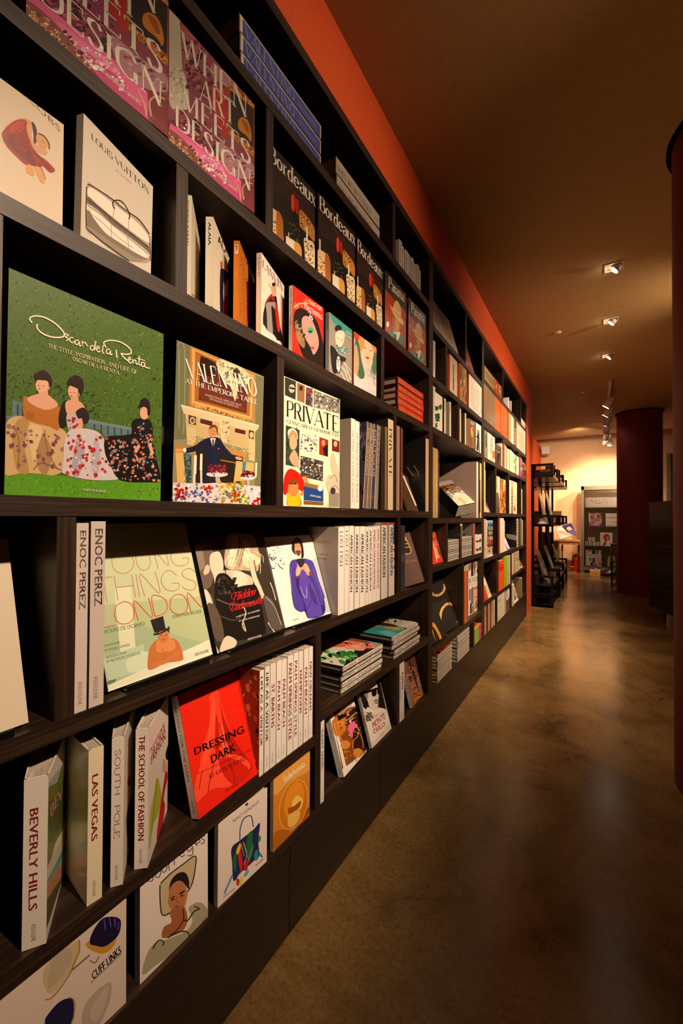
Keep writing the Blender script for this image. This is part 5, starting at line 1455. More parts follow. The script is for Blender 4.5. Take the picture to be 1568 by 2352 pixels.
ROWS = {  # y, thickness, height
'H4': [(1.365,.031,.345),(1.398,.034,.344),(1.497,.033,.359),(1.532,.03,.36),(1.565,.041,.363),(1.609,.038,.365),(1.652,.029,.376),(1.684,.063,.414),(1.781,.041,.409),(1.824,.039,.407),(2.198,.056,.404)],
'H5': [(1.273,.043,.321),(1.317,.033,.323),(1.352,.034,.324),(1.392,.039,.321),(1.434,.044,.321),(1.48,.031,.318),(1.512,.029,.317),(1.542,.037,.319),(1.58,.032,.321),(1.612,.073,.335),(1.689,.073,.334),(1.833,.052,.318)],
'H6': [(.866,.018,.293),(.887,.022,.297),(.91,.026,.298),(.938,.023,.298),(.961,.024,.296),(.988,.029,.299),(1.018,.024,.299),(1.043,.024,.297),(1.07,.026,.298),(1.097,.023,.297)],
'EP': [(.383,.023,.344),(.409,.028,.347)],
'H7': [(1.168,.022,.288),(1.819,.025,.291),(1.839,.043,.295)],
'H2b': [(2.285,.035,.211),(2.599,.162,.237),(2.829,.165,.253),(3.061,.414,.248)],
'H3b': [(2.287,.034,.236),(2.469,.05,.215),(2.582,.044,.22),(2.827,.026,.228),(2.945,.039,.226)],
'H4b': [(2.285,.032,.404),(2.317,.052,.403),(2.373,.024,.394),(3.247,.093,.439),(3.349,.098,.44)],
'H5b': [(2.573,.239,.138),(2.813,.076,.237),(2.894,.257,.147),(3.151,.086,.237),(3.237,.223,.148)],
'H6b': [(2.951,.057,.373),(3.008,.037,.367)],
'H7b': [(2.376,.281,.14),(2.781,.305,.15),(3.227,.145,.119),(3.372,.091,.09)],
'H1c': [(3.548,.366,.115),(3.92,.356,.126),(4.381,.262,.116),(4.643,.163,.119),(5.468,.427,.106)],
'H2c': [(3.517,.216,.314),(3.733,.24,.328),(3.973,.236,.305),(4.236,.337,.324),(4.624,.141,.317),(4.765,.193,.311),(4.958,.184,.314),(5.156,.561,.315),(5.717,.117,.34)],
'H3c': [(3.543,.126,.228),(3.668,.093,.23),(3.769,.075,.23),(3.867,.087,.228),(3.975,.286,.183),(4.26,.044,.228),(4.353,.093,.242),(4.447,.063,.232),(4.528,.147,.223),(4.704,.124,.23),(4.828,.121,.225),(4.958,.174,.22),(5.155,.259,.219),(5.415,.042,.239),(5.467,.108,.229),(5.575,.349,.2)],
'H4c': [(3.536,.034,.42),(3.571,.015,.349),(4.021,.157,.345),(4.185,.299,.337),(4.684,.102,.36),(4.786,.128,.364),(4.914,.261,.363),(5.467,.097,.309)],
'H5c': [(3.538,.049,.33),(3.587,.03,.329),(4.138,.065,.34),(4.202,.116,.338),(4.323,.056,.337),(4.385,.043,.312),(5.129,.135,.337),(5.272,.26,.337),(5.541,.07,.317)],
'H6c': [(3.539,.119,.314),(4.051,.062,.306),(4.4,.126,.312),(4.525,.107,.308),(4.632,.112,.303)],
'H6cr': [(4.871,.069,.231),(4.983,.08,.232),(5.073,.25,.238)],
'H7c': [(3.56,.063,.238),(3.676,.084,.242),(3.808,.085,.239),(3.902,.06,.233),(4.052,.246,.256),(4.297,.097,.244),(4.395,.101,.237),(4.496,.216,.242),(4.871,.112,.313),(5.488,.077,.264)],
}

WH, CR = 'e8e0d4', 'e6dcc4'
def FB(key, label, **k):
    f = FACE[key]; return face(label, f[0], f[1:], art=k.pop('art', key if key in ART else None), **k)
def T1(col, s, a=.05, b=.75, r0=.26, r1=.7, k='B'): return [(col, a, b, r0, r1, s, k)]
pub = lambda c='3a3430': (c, .86, .96, .38, .58, 'ASSOULINE', 'T')
# bay 1, second shelf
WL = 'pink collage art and design book in shrink wrap'
for key, lb in (('wamd1', 'pink collage cover with white serif capitals, cut off at the top edge'), ('wamd2', 'pink collage cover with white serif capitals, right of its cut off twin')):
    FB(key, lb, art='wamd2', cover='8f3f58', spine='c9c0b0', m=P_WRAP, group='shrink wrapped design books')
for key, lb in (('bord1', 'black wine book with old bottles, leftmost of three, its first letter hidden by the upright'), ('bord2', 'black wine book with old bottles, middle one of three alike'), ('bord3', 'black wine book with old bottles, right one of three, next to the hat portrait')):
    FB(key, lb, art='bord2', cover='1d1712', m=P_GLOSS, group='wine bottle books')
for key, lb in (('pan1', 'black and rust straw hat cover, left one of the two'), ('pan2', 'black and rust straw hat cover, right one of the two')):
    FB(key, lb, art='pan1', cover='342c28', spine='201a16', sp=T1('e8e0d0', 'Panama', .03, .4, .25, .7, 'S'), m=P_WRAP, group='straw hat books')
# third shelf
FB('lv', 'cream book with a monochrome photo of a rolled travel bag, third shelf far left', cover='dcd4c4', spine='c8bcb0')
FB('mj', 'cream book with a figure in a swirling dark red dress, at the left edge', cover='dccbb4')
FB('dk', 'tall white book turned nearly edge on beside the upright, third shelf', cover='e8e0cc', fan=.06, sp=T1('4a463e', 'DONNA KARAN', .06, .5, .3, .68, 'T'))
FB('alaia', 'white book with a standing man in dark clothes, slightly open', cover='e8e0cc', fan=.22, sp=T1('2a2826', 'ALAIA', .06, .32, .35, .72))
FB('orange', 'small orange dotted leather-look book, third shelf', cover='dc7c1e', spine='d87a1c', m=P_WRAP, sp=[('f0e0c8', .05, .16, .2, .8, '', ''), ('a04a10', .06, .15, .3, .7, 'K', 'B')])
FB('lanvin', 'white book with a woman in a long black dress, arms raised', cover='efe6d6', sp=T1('2a2826', 'LANVIN', .06, .3, .35, .7, 'S'))
FB('dvf', 'red book with a painted portrait of a dark haired woman with green eyeshadow', cover='dc2c1c', spine='e6dccc', sp=T1('2a2826', 'DIANE VON FURSTENBERG', .05, .6, .3, .7))
FB('mime', 'grey and teal book with a bald figure in a beret playing cards', cover='9a9488', spine='e0d8cc', sp=T1('4a463e', 'GALERIE', .05, .3, .3, .7, 'T'))
FB('chloe', 'book with a red haired woman in a green scarf, rightmost before the upright', cover='d8d0cc', spine='c8502c')
# fourth shelf
FB('oscar', 'large green garden cover with three women in ball gowns and a white signature', cover='4a6a28', spine='6c1420')
FB('valentino', 'big glossy book with a man in a dark suit at a laid banquet table', cover='8f8d68', spine='141312', m=mat('printed_high_gloss', 'ffffff', .25, coat=1, nodes=lambda nt, b: attr_nodes(nt, b)))
FB('private', 'large cream photo collage book with a red hat and big black serif title', cover='efe4c4')
# fifth shelf, leaning on stands
for key, lb, kw in (('plain', 'plain beige cover leaning back at the far left edge of the fifth shelf', dict(cover='d8ccb4')),
    ('ytl', 'pale green cover with thin pink and orange capitals and a man in a top hat', dict(cover='b4c498', spine='6a3a80')),
    ('hidden', 'black and white photo book of a blonde woman in lingerie with red script title', dict(cover='3a322c', spine='1c2038')),
    ('purple', 'white book with a long haired man in a violet suit', dict(cover='efeae2')),
    ('brown', 'plum brown cover with gilt cigar-box emblem behind a dark spine', dict(cover='6b5350'))):
    FB(key, lb, **kw)
    f = FACE[key]; tag(rack_stand(f[1]+.006, f[2], f[0]+.001, f[5], f[6], f[4], f[3]), 'low black stand under the ' + lb.split(' with ')[0].split(' leaning')[0], 'book stand', 'black book stands')
# sixth and bottom shelves
FB('dressing', 'bright red book showing a draped red gown, leaning back', cover='e02410', spine='d8cfc8', sp=T1('1c1412', 'DRESSING FOR THE DARK', .05, .72, .3, .66, 'T')+[pub()])
FB('beverly', 'thick travel book with red spine capitals and a garden view cover, bottom left', cover=WH, fan=.12, sp=T1('a83c44', 'BEVERLY HILLS', .18, .78, .25, .62)+[pub()])
FB('south', 'white book with widely spaced plum spine letters, slightly fanned open', cover=WH, fan=.1, sp=T1('8c5468', 'SOUTH  POLE', .08, .68, .25, .7, 'V')+[pub()])
FB('school', 'white book with bold dark red spine title and two fashion sketches', cover=WH, fan=.05, sp=T1('9c1c30', 'THE SCHOOL OF FASHION', .05, .8, .25, .72)+[pub()])
spine_out('cream spine with dark red capitals, book standing alone between two gaps', .555, .412, .026, .287, x=-.003, w=.22, yaw=-8, cover='e2d8b8', sp=T1('98303c', 'LAS VEGAS', .17, .6, .25, .66)+[pub()])
FB('street', 'book with white frame and an amber room full of chairs, leaning', cover='f0ece4', sp=T1('4a4a5c', 'STREET LIVING', .0, .42, .3, .66, 'T')+[pub()])
FB('monte', 'pale grey book with a smiling woman in sunglasses', cover='d4ccc0', spine='e0d8cc', sp=T1('8c2c3c', 'MONTE CARLO', .02, .62, .25, .72)+[pub()])
FB('style', 'mauve and brown book with a figure on a rocky ridge', cover='9c6850', spine='e6dfd8', sp=T1('8c3c44', 'STYLE', .3, .72, .3, .7, 'T')+[pub()])
FB('cuff', 'pale book with large blue and gold shirt studs, bottom shelf', cover='dccabc')
FB('cour', 'pale book with a woman in a square brimmed cream hat', cover='e6dad2')
FB('nancy', 'white book with a colourful feathered handbag', cover='e4d8ce', sp=T1('8c8480', 'NANCY GONZALEZ', .1, .8, .3, .66, 'T'))
FB('sulwa', 'golden brown book with a glowing bronze bowl and stones', cover='d4882c', spine='d8b898')
face('pale cover cut off by the lower left corner, bottom shelf', .305, (-.016, .012, -2, 1, .228, .212, .02), cover='dccabc', art='E 8c8478 60 30 14 10')
# flat stacks
def stack(x, y1, z, n, w, h, t, lab, g, jit=.006, cols=None, top=None, sp=None, m=None, seed=1, **k):
    rnd = random.Random(seed); NM = {0: 'bottom', n-1: 'top'}; ordn = ['second', 'third', 'fourth', 'fifth', 'sixth', 'seventh', 'eighth', 'ninth', 'tenth']
    for i in range(n):
        c = cols[i % len(cols)] if cols else WH
        lb = ('%s, %s one' % (lab, NM[i])) if i in NM else '%s, %s from the bottom' % (lab, ordn[i-1])
        flat(lb, x+rnd.uniform(-jit, 0), y1+rnd.uniform(-jit, jit), z+.0005+i*(t+.0006), w, h, t, rnd.uniform(-.6, .6)+k.get('yaw', 0), cover=c[0] if isinstance(c, tuple) else c, spine=c[1] if isinstance(c, tuple) else c, art=top if i == n-1 else None, sp=(sp or [])+[('2a2420', 0, 1, 0, .13, '', ''), ('6a625a', 0, .012, 0, 1, '', '')], m=m, group=g)  # dark strip painted along each spine foot for the shaded gap below
stack(-.02, 1.172, 2.485, 3, .27, .385, .053, 'thick blue book with cream lines lying flat on the top shelf', 'flat blue books', 0, [('3a4a8c', '4a58a0')],
      sp=[('e6dcc8', 0, .035, 0, 1, '', ''), ('e6dcc8', 0, 1, 0, .1, '', ''), ('e6dcc8', 0, 1, .93, 1, '', ''), ('e6dcc8', .99, 1, 0, 1, '', ''), ('8c94c8', .06, .62, .2, .84, 'VALENTINO', 'S'), ('8c94c8', .68, .92, .35, .6, 'OBJETS DE COUTURE', 'S')], m=P_GLOSS)
stack(-.02, 1.632, 2.485, 2, .25, .36, .066, 'pale grey wrapped book with serif capitals lying flat on the top shelf', 'flat design books', .003, [('5c4a44', 'bdb2a2')],
      sp=[('33302e', .04, .78, .28, .66, 'WHEN ART MEETS DESIGN', 'S'), ('55504c', .86, .97, .4, .56, 'ASSOULINE', 'T')], m=P_WRAP)
stack(-.008, 2.148, 1.791, 5, .22, .335, .0318, 'glossy red book lying flat in the five high stack', 'flat red books', .004, [('c01c18', 'd2341c')],
      sp=[('e88c3c', .04, .3, .2, .8, 'ROYALS', 'S'), ('e89c4c', .36, .9, .3, .68, 'THE CROWN OF THREAD', 'S')], m=P_WRAP)
ART['poppy'] = """Q 325 1455 150 1400 400 1180 690 1240
P d8cfc0 0 1000 800 1000 800 1600 0 1600
P 8fa4a4 380 1170 700 1230 600 1300 330 1220
C 8c4a3c 360 1190 480 1190 600 1240 520 1280 380 1240
C e0603c 230 1280 300 1250 400 1260 440 1290 380 1320 260 1320
C e87858 400 1260 500 1240 600 1270 560 1310 440 1310
C e88468 150 1300 210 1280 240 1310 160 1330
C c84830 300 1250 380 1230 440 1250 400 1280
C e8a088 420 1300 520 1300 480 1340 400 1330
G f0a088,c04028,f4c8b0 5 40 8 20 230 1260 600 1310
C 4ca42c 150 1340 200 1330 230 1350 200 1370 150 1370
C 2c7c34 310 1380 380 1350 430 1370 400 1410 330 1400
G 3c8c3c,7cc45c,e8e0d4 6 40 8 22 180 1340 430 1430"""
ART['lagoon'] = """Q 795 1185 400 1115 765 1005 1027 1045
P c8bca8 0 900 1200 900 1200 1400 0 1400
P 3c9c9c 400 1115 560 1060 930 1110 795 1185
P 6cbcb8 690 1130 790 1110 860 1140 795 1180
P 8c9490 560 1060 700 1020 960 1050 930 1110
C d8d0c0 660 1040 800 1005 1020 1040 960 1090 840 1060
C 3a2c24 720 1055 800 1050 880 1070 860 1080 740 1070
C c8a83c 770 1090 850 1080 900 1100 860 1110
C c87c3c 660 1075 700 1070 720 1082 680 1088
G 2c2420,7c6c5c,e8e0d0 7 30 5 14 680 1020 980 1060"""
SPW = [('7c746c', .03, .3, .3, .75, 'FLORIDA', 'B'), ('948c84', .36, .72, .3, .75, 'EN FLEURS D ART', 'B'), ('5c5650', .76, .9, .35, .68, 'ASSOULINE', 'T')]
stack(-.004, 1.648, .62, 5, .25, .335, .0205, 'white-spined book in the flat pile topped by a red flower cover', 'flower pile books', .012, [('201c1c', 'e0d8cc')], 'poppy', SPW, seed=3)
stack(-.004, 2.085, .62, 5, .25, .325, .0208, 'white-spined book in the flat pile topped by a turquoise water cover', 'turquoise pile books', .012, [('241e1c', 'e0d8cc')], 'lagoon', SPW, seed=5)
# small booklets on the top shelf
for i in range(8):
    spine_out('little pale booklet in the group on the top shelf, ' + ['nearest the upright', 'second from the left', 'third from the left', 'fourth from the left', 'fifth from the left', 'sixth from the left', 'next to last', 'rightmost'][i],
              2.485, 1.805+i*.038, .033, .125-.004*(i % 3), x=-.004-.006*(i % 2), w=.13, cover='cfc6b8', spine='c8beb0', sp=T1('4a443e', 'PARIS LUXE', .08, .9, .25, .75), group='small booklets on the top shelf', m=P_WRAP)
# spine-out rows
UPR = [(c.name, min(v.co.y for v in c.data.vertices), max(v.co.y for v in c.data.vertices), min(v.co.z for v in c.data.vertices), max(v.co.z for v in c.data.vertices)) for c in bc.children if c.name.split('.')[0] in ('divider', 'side_panel')]
def clear(y, t, z0, z1):        # keep a book clear of the uprights
    for _, a, b, c, d in UPR:
        if z0 < d and z1 > c and y < b+.001 and y+t > a-.001:
            if y+t/2 < (a+b)/2 or b-y > t-.01:
                if a-y > .012: t = a-.001-y
                else: y = a-.001-t
            else: t -= b+.001-y; y = b+.001
    return y, t
def row(key, zs, anns, group=None, x=-.003, w=.225, m=None, tmax=.06, hmax=9):
    for (y, t, h), a in zip(ROWS[key], anns):
        if not a: continue
        cov, spi, tc, txt, lab, *opt = a; o = dict(opt[0]) if opt else {}
        kind = o.pop('f', None); mm = o.pop('m', m)
        if not kind and t > tmax: y += t-tmax; t = tmax
        if kind: t = min(t, o.pop('wmax', t))
        h = min(h, max(zz for zz in (hmax,))); y, t = clear(y, t, zs+.02, zs+h-.02)
        if kind:       # face out
            face(lab, zs, (x, y, 0, 0, t, h, kind), cover=cov, spine=spi, group=o.pop('group', group), m=mm, **o)
            continue
        sp = []
        if txt:
            k = o.pop('k', 'B'); s0, s1 = o.pop('s', (.06, .72)); sp = [(tc, s0, s1, *o.pop('r', (.22, .76)), txt, k)]
        sp += o.pop('sp', [])
        spine_out(lab, zs, y+.0004, t-.0012, h, x=o.pop('x', x), w=o.pop('w', w), tilt=o.pop('tilt', 0), cover=cov, spine=spi, sp=sp, group=o.pop('group', group), m=mm, **o)
P2 = [pub()]
EPt = dict(r=(.28, .84), s=(.04, .46), sp=[('6a5c58', .84, .96, .3, .62, 'ASSOULINE', 'T')])
row('EP', .922, [('d8ccc4', 'd6cac2', '8c7c78', 'ENOC PEREZ', 'white spine with grey capitals, nearest the upright', EPt), ('cfc4bc', 'd2c6be', '8c7c78', 'ENOC PEREZ', 'white spine with grey capitals, touching the pale green book', EPt)], 'pair of grey lettered white spines')
ART['quote'] = """Q 0 200 300 200 300 990 0 990
P b0a496 -100 100 400 100 400 1100 -100 1100
T 5c5048 100 355 258 345 100 330 that it is beautiful.
T 5c5048 100 385 172 378 100 362 the world
T 5c5048 100 420 180 415 100 398 are. As you
T 5c5048 110 460 252 460 110 438 different creatures
T 5c5048 110 495 240 498 110 475 imagine living
S 3c3430 130 540 146 540 130 510 J
G 3c3430 3 14 3 6 222 915 246 945"""
row('H5', .922, [
 ('c8bcae', 'eae4dc', '4c4a48', 'LOST FISH', 'thick white book at the left end of the long white row, back cover showing', dict(k='S', s=(.05, .45), bart='quote', w=.26)),
 ('ddd', 'e8e2da', '4c4a48', 'LOST FISH', 'white spine with spaced grey title, second in the long white row', dict(k='S', s=(.05, .45))),
 (WH, 'ebe5dd', '1c1a1c', 'AMERICAN FASHION', 'white spine lettered black over pink, third in the long row', dict(s=(.1, .78), sp=[('c87c84', .2, .7, .08, .3, 'DESIGNERS AT HOME', 'T')])),
 (WH, 'e8e2da', '16181c', 'AMERICAN FASHION', 'white spine lettered black, fourth in the long row', dict(s=(.09, .8), sp=[('c87c84', .3, .62, .08, .28, 'ACCESSORIES', 'T')])),
 (WH, 'ebe5dd', '24242c', 'AMERICAN FASHION', 'white spine with blurred pink overprint, fifth in the long row', dict(s=(.09, .82), sp=[('c87c84', .3, .6, .08, .28, 'ACCESSORIES', 'T')])),
 (WH, 'e8e2da', '101216', 'AMERICAN FASHION', 'slim white spine with crisp black capitals, left of a matching pair', dict(s=(.05, .84))),
 (WH, 'ebe5dd', '101216', 'AMERICAN FASHION', 'slim white spine with crisp black capitals, right of a matching pair', dict(s=(.04, .83))),
 (WH, 'e8e2da', 'a8424c', 'AMERICAN FASHION MENSWEAR', 'white spine lettered dark red, left of two', dict(s=(.04, .84))),
 (WH, 'ebe5dd', 'a8424c', 'AMERICAN FASHION MENSWEAR', 'white spine lettered dark red, right of two', dict(s=(.04, .84))),
 ('c8c0b4', 'dcd4c8', '2c2c34', 'AMERICAN FASHION', 'thick shrink wrapped white spine near the end of the long row', dict(m=P_WRAP, sp=[('c87c84', .2, .7, .08, .28, 'COWBOY', 'T'), ('a83830', 0, .035, 0, 1, '', '')])),
 ('c8c0b4', 'dcd4c8', '2c3050', 'AMERICAN FASHION', 'thick shrink wrapped white spine ending the long row', dict(m=P_WRAP, sp=[('a83830', 0, .03, 0, 1, '', ''), ('2c3c80', .03, .3, .78, 1, '', ''), ('b04040', .36, .4, .78, 1, '', ''), ('b04040', .48, .52, .78, 1, '', ''), ('b04040', .6, .64, .78, 1, '', '')])),
 ('33302f', '3c3838', '8c8480', 'AMATEUR', 'charcoal spine standing beside the plum brown cover', dict(s=(.45, .55)))], 'fashion spines on the fifth shelf')
ART['patio'] = "P d8b494 0 0 100 0 100 100 0 100\nP 8c4028 60 0 100 0 100 100 60 100\nG b86c3c,6c2c18,d8a068 2 60 2 6 60 0 100 100"
rd = '981c30'
LV_ = dict(s=(.06, .72), sp=P2)
row('H6', .555, [
 ('8c3c24', 'ebe5dd', '24222c', 'LIFE AS A VISITOR', 'white spine lettered black with a rust patterned back cover showing', dict(s=(.06, .72), sp=P2, bart='patio', w=.24)),
 (WH, 'e4ded6', '24222c', 'LIFE AS A VISITOR', 'white spine lettered black, second of two alike', LV_),
 (WH, 'e2dcd4', rd, 'ST. BARTHS', 'white spine lettered red, just right of the two black lettered spines', dict(s=(.2, .62), sp=P2)),
 (WH, 'ebe5dd', rd, 'PALM BEACH', 'red lettered white spine, left of the adjoining pair with one title', dict(s=(.2, .68), sp=P2)),
 (WH, 'e8e2da', rd, 'PALM BEACH', 'red lettered white spine, right of the adjoining pair with one title', dict(s=(.2, .68), sp=P2)),
 (WH, 'e6e0d8', rd, 'PALM SPRINGS STYLE', 'white spine with long red two-word place title, left copy', dict(s=(.08, .86), sp=[])),
 (WH, 'ebe5dd', rd, 'PALM SPRINGS STYLE', 'white spine with long red two-word place title, right copy', dict(s=(.08, .86), sp=[])),
 (WH, 'e4ded6', rd, 'HAMPTONS', 'white spine with bold red single word title, third from the right', dict(s=(.2, .66), sp=P2)),
 (WH, 'e8e2da', rd, 'PALM BEACH', 'white spine lettered red, next to last before the upright', dict(s=(.2, .7), sp=P2)),
 (WH, 'ebe5dd', rd, 'NEW ORLEANS', 'white spine with red title and lime top edge, last before the upright', dict(s=(.16, .7), sp=P2))], 'white travel spines on the sixth shelf')
row('H7', .305, [('d8d0cc', 'e4dcd8', '4c4c5c', 'SUNSET TRAVEL', 'tall white spine in the shadow right of the upright, bottom shelf', dict(s=(.1, .6), sp=P2)),
 ('e0e0d0', 'e6e0d8', rd, 'ST BARTHS', 'thin white spine with red title at the short upright, bottom shelf', dict(s=(.2, .62), sp=P2)),
 ('d8d4c8', 'e6e0d8', rd, 'ASPEN', 'white spine with short red title touching the leaning brown cover', dict(s=(.16, .46), sp=P2))], 'white spines on the bottom shelf', hmax=.276)
# fourth shelf, right part
spine_out('thick white book with pale back cover and barcode, left of its twin', 1.313, 1.362, .031, .347, w=.27, x=-.004, cover='cbbba6', spine='efe6da', bart='P 3a3430 4 90 16 90 16 95 4 95\nP cbbba6 6 90 7 90 7 95 6 95\nP cbbba6 9 90 10 90 10 95 9 95\nP cbbba6 12 90 13 90 13 95 12 95', sp=[('7c5c48', .14, .93, .3, .72, '100 YEARS OF A FAMILY BUSINESS', 'T')], group='thick white pair')
spine_out('thick white book with brown spine letters, right of its twin', 1.313, 1.394, .034, .344, w=.25, x=-.004, cover='cbbba6', spine='efe6da', sp=[('7c5c48', .14, .93, .3, .72, '100 YEARS OF A FAMILY BUSINESS', 'T')], group='thick white pair')
ART['brick'] = "P 4a4258 0 0 100 0 100 100 0 100\nG 8c84a8,6c6488,4c3c4c,a098b4 4 120 3 9 0 0 100 45\nG 3c2420,5c3c38,2c1c20 6 60 3 8 0 40 100 100"
for y, c, s, tx, tc, tl, h, lb, ba in ((1.462, '4a4258', '6c5c4c', 'AXEL VERVOORDT', 'e8d4a8', -5.5, .36, 'tilted brown spine with gilt capitals and a violet brick photo back', 'brick'),
    (1.494, '5c4c3c', '7a6650', 'AXEL VERVOORDT', 'e8d4a8', -5.5, .36, 'tilted brown spine with gilt capitals, second of two', None),
    (1.526, '2c3048', '3a3c54', 'DEITCHS', 'e0d4c4', -5, .362, 'tilted slate blue spine with cream edges', None), (1.562, 'b8a890', '8c8474', 'DEITCHS', '2a2826', -4.5, .364, 'tilted photo printed spine with black and cream letters', None)):
    spine_out(lb, 1.313, y, .031, h, tilt=tl, x=-.006, cover=c, spine=s, bart=ba, w=.24, m=P_WRAP, sp=[('e6dccc', 0, 1, .0, .1, '', ''), (tc, .06, .62, .28, .75, tx, 'V')], group='tilted wrapped books')
spine_out('dark wrapped book with glossy edge right of the tilted ones', 1.313, 1.634, .026, .37, cover='2a2018', spine='3a2c20', m=P_WRAP, x=-.01)
spine_out('brownish gilt spine in shrink wrap, next to the tall cream one', 1.313, 1.662, .024, .372, cover='4c3c2c', spine='8c7048', m=P_WRAP, x=-.006)
spine_out('tallest cream spine with large black capitals against the upright', 1.313, 1.688, .056, .412, cover='3a2c22', spine='e4d4b4', m=P_WRAP, x=-.003, w=.30, sp=[('2a2622', .1, .64, .22, .72, 'PRIVATE', 'S')])
spine_out('dull pink and grey streaked spine right of the upright', 1.313, 1.782, .036, .4, cover='5c4440', spine='a88478', m=P_WRAP, x=-.004, sp=[('c8a898', .0, 1, .7, .9, '', '')])
spine_out('dark spine with rust red script, beside the black horse cover', 1.313, 1.822, .036, .4, cover='3c2c28', spine='3c2c28', x=-.004, sp=[('b84c28', .02, .98, .45, .85, '', ''), ('3c2420', .08, .9, .5, .8, 'TAUROMACHIE ANCIENNE', 'S')])
ART['horse'] = """Q 1070 400 1435 372 1435 1520 1060 1520
P 1a1410 900 200 1600 200 1600 1700 900 1700
C 7c6854 1090 560 1140 520 1200 560 1250 620 1240 740 1230 860 1200 900 1150 860 1110 740
C 9c8870 1150 600 1200 600 1230 700 1200 850 1170 760
C 6c5848 1220 880 1260 880 1310 1000 1300 1050 1250 1040 1220 960
L b09c80 6 1250 600 1200 520 1120 500 1080 540
L 8c7860 8 1300 800 1330 900 1350 960
L 8c7860 6 1350 780 1380 900 1380 960"""
spine_out('black wrapped book with a pale horse photograph, ending the fourth shelf', 1.313, 2.166, .047, .402, cover='1a1410', spine='c8a884', m=P_WRAP, x=-.003, w=.30, bart='horse')
book('dark brown booklet leaning beside a white one in front of the horse cover', (-.01, 1.935, 1.3145), .15, .2, .008, rotz(0, 20), cover='4c3828', art='P e8dcc4 60 0 75 0 100 85 85 85')
book('white folder leaning at an angle on a wire stand before the horse cover', (-.03, 1.875, 1.316), .17, .24, .006, rotz(0, 24), cover='e8dcc8', art='C 4c3828 0 20 50 30 80 70 85 90 40 100 0 100')
# ---- bay 2
g2 = 'books in the second bay'
row('H2b', 2.09, [('ddd0b8', 'ded4bc', 'a8a088', 'LES CHAT', 'slim cream spine alone against the side panel, second shelf of the middle bay', dict(s=(.1, .8))),
 ('d8c8a8', 'b8402c', '', '', 'cream cover with a brown figure and red gilt spine, wrapped', dict(f=.035, m=P_WRAP, art='P 8c5c40 38 20 60 20 56 90 42 90\nE a87858 48 30 10 14\nP 5c3428 44 60 58 60 56 88 44 88')),
 ('a8844c', 'c05024', '', '', 'golden brown wrapped cover with orange red spine', dict(f=.045, m=P_WRAP, art='G c09858,8c6c3c,b08c54 3 80 6 16 0 0 100 100\nS 6c4c28 20 30 80 30 20 15 DIOR')),
 ('cfc8b8', 'b0382c', '', '', 'wide wrapped white cover with dark hanging strokes', dict(f=.05, wmax=.39, m=P_WRAP, art='P e4dcd0 0 0 12 0 12 100 0 100\nL 6c6458 1.5 22 20 22 78\nL 6c6458 1.2 32 10 33 70\nL 6c6458 1.5 44 22 45 85\nL 5c5448 1.2 55 8 56 60\nL 6c6458 2 66 18 66 80\nL 5c5448 1.5 78 10 78 72\nL 6c6458 1.5 90 14 90 90\nL 4c443c 1.2 25 80 45 90 55 75\nL 4c443c 1.2 60 85 80 92 92 80'))], tmax=.034)
row('H3b', 1.80, [('d8d0bc', 'e0d8c4', '8c8470', 'ORCHIDS', 'slim white spine at the side panel, left of the clover cover', dict(k='T')),
 ('2a2420', 'e4d8bc', '3a3430', 'BRASS RIMS', 'slim cream spine between the clover cover and a gap', dict(s=(.08, .38), w=.19)), ('8c7c70', 'ddd2b8', '8c8470', 'ISTANBUL', 'cream spine with grey side standing alone', dict(s=(.06, .3), w=.2)),
 ('d8ccb0', 'e0d4b8', '', '', 'very thin cream spine against the upright, third shelf of the middle bay', {}), ('3a2c20', 'dcc494', '', '', 'cream gold spine with dark side left of the balloon cover', dict(w=.19))], tmax=.034)
FB('flower', 'cream cover with sprays of green clover leaves', cover='eae0cc', spine='8c9484')
FB('comic', 'brown cover with an orange balloon shape and pale title', cover='6c5844', spine='b89468')
FB('dancers', 'cream cover with two dancers drawn in black', cover='f0e8d4')
row('H4b', 1.279, [('a88c5c', 'b8985c', '', '', 'gold speckled spine at the side panel, left of two', dict(sp=[('8c7040', .02, .98, .2, .35, '', ''), ('d8b880', .05, .9, .6, .75, '', '')])),
 ('a88c5c', 'c0a064', '', '', 'gold speckled spine at the side panel, right of two', dict(sp=[('8c7040', .02, .98, .15, .3, '', ''), ('dcc08c', .05, .9, .5, .65, '', '')])),
 ('1c1c28', '2c2c3c', '', '', 'thin dark blue spine right of the two gold ones', {}),
 ('9c8478', 'ece2cc', '', '', 'tall white book whose plain grey brown back cover faces the viewer', dict(w=.31, x=-.003)),
 ('2c2830', 'd8c490', '', '', 'cream and dark spine ending the fourth shelf of the middle bay', dict(sp=[('3a3040', .3, .9, .0, .35, '', '')]))], m=P_WRAP, tmax=.06)
# the thick black box leaning on its corner
ART['city'] = "P 8c8478 0 0 100 0 100 100 0 100\nP a8a09c 0 0 100 0 100 16 0 16\nP 2c2018 0 16 100 16 100 48 0 52\nG c87c2c,e8b060,7c4c1c 5 110 1.5 4 0 17 100 48\nG e8e0d0,5c5448 6 40 2 5 0 40 100 60\nC c8b898 10 70 40 56 90 60 100 75 100 100 0 100 0 80\nE e0d4c0 55 58 14 5\nC a89878 30 80 50 70 60 90 40 100"
book('thick black boxed photo book tipped on its corner with city lights on the cover', (-.071, 3.035, 1.367), .15, .314, .108, (-.915, -.19, .914), cover='12100f', art='city', m=P_WRAP)
FB('redfig', 'red and orange book with a brown haired figure leaning at the side panel', cover='d8301c')
def hstack(zs, it, n, w, cols, lab, g, topart=None, m=None, xx=-.003, seed=1, sp=None):
    y, wd_, h = it; t = h/n; stack(xx, y+wd_-.002, zs, n, w, wd_-.004, t-.0008, lab, g, .003, cols, topart, sp, m, seed)
BK = ROWS['H5b']
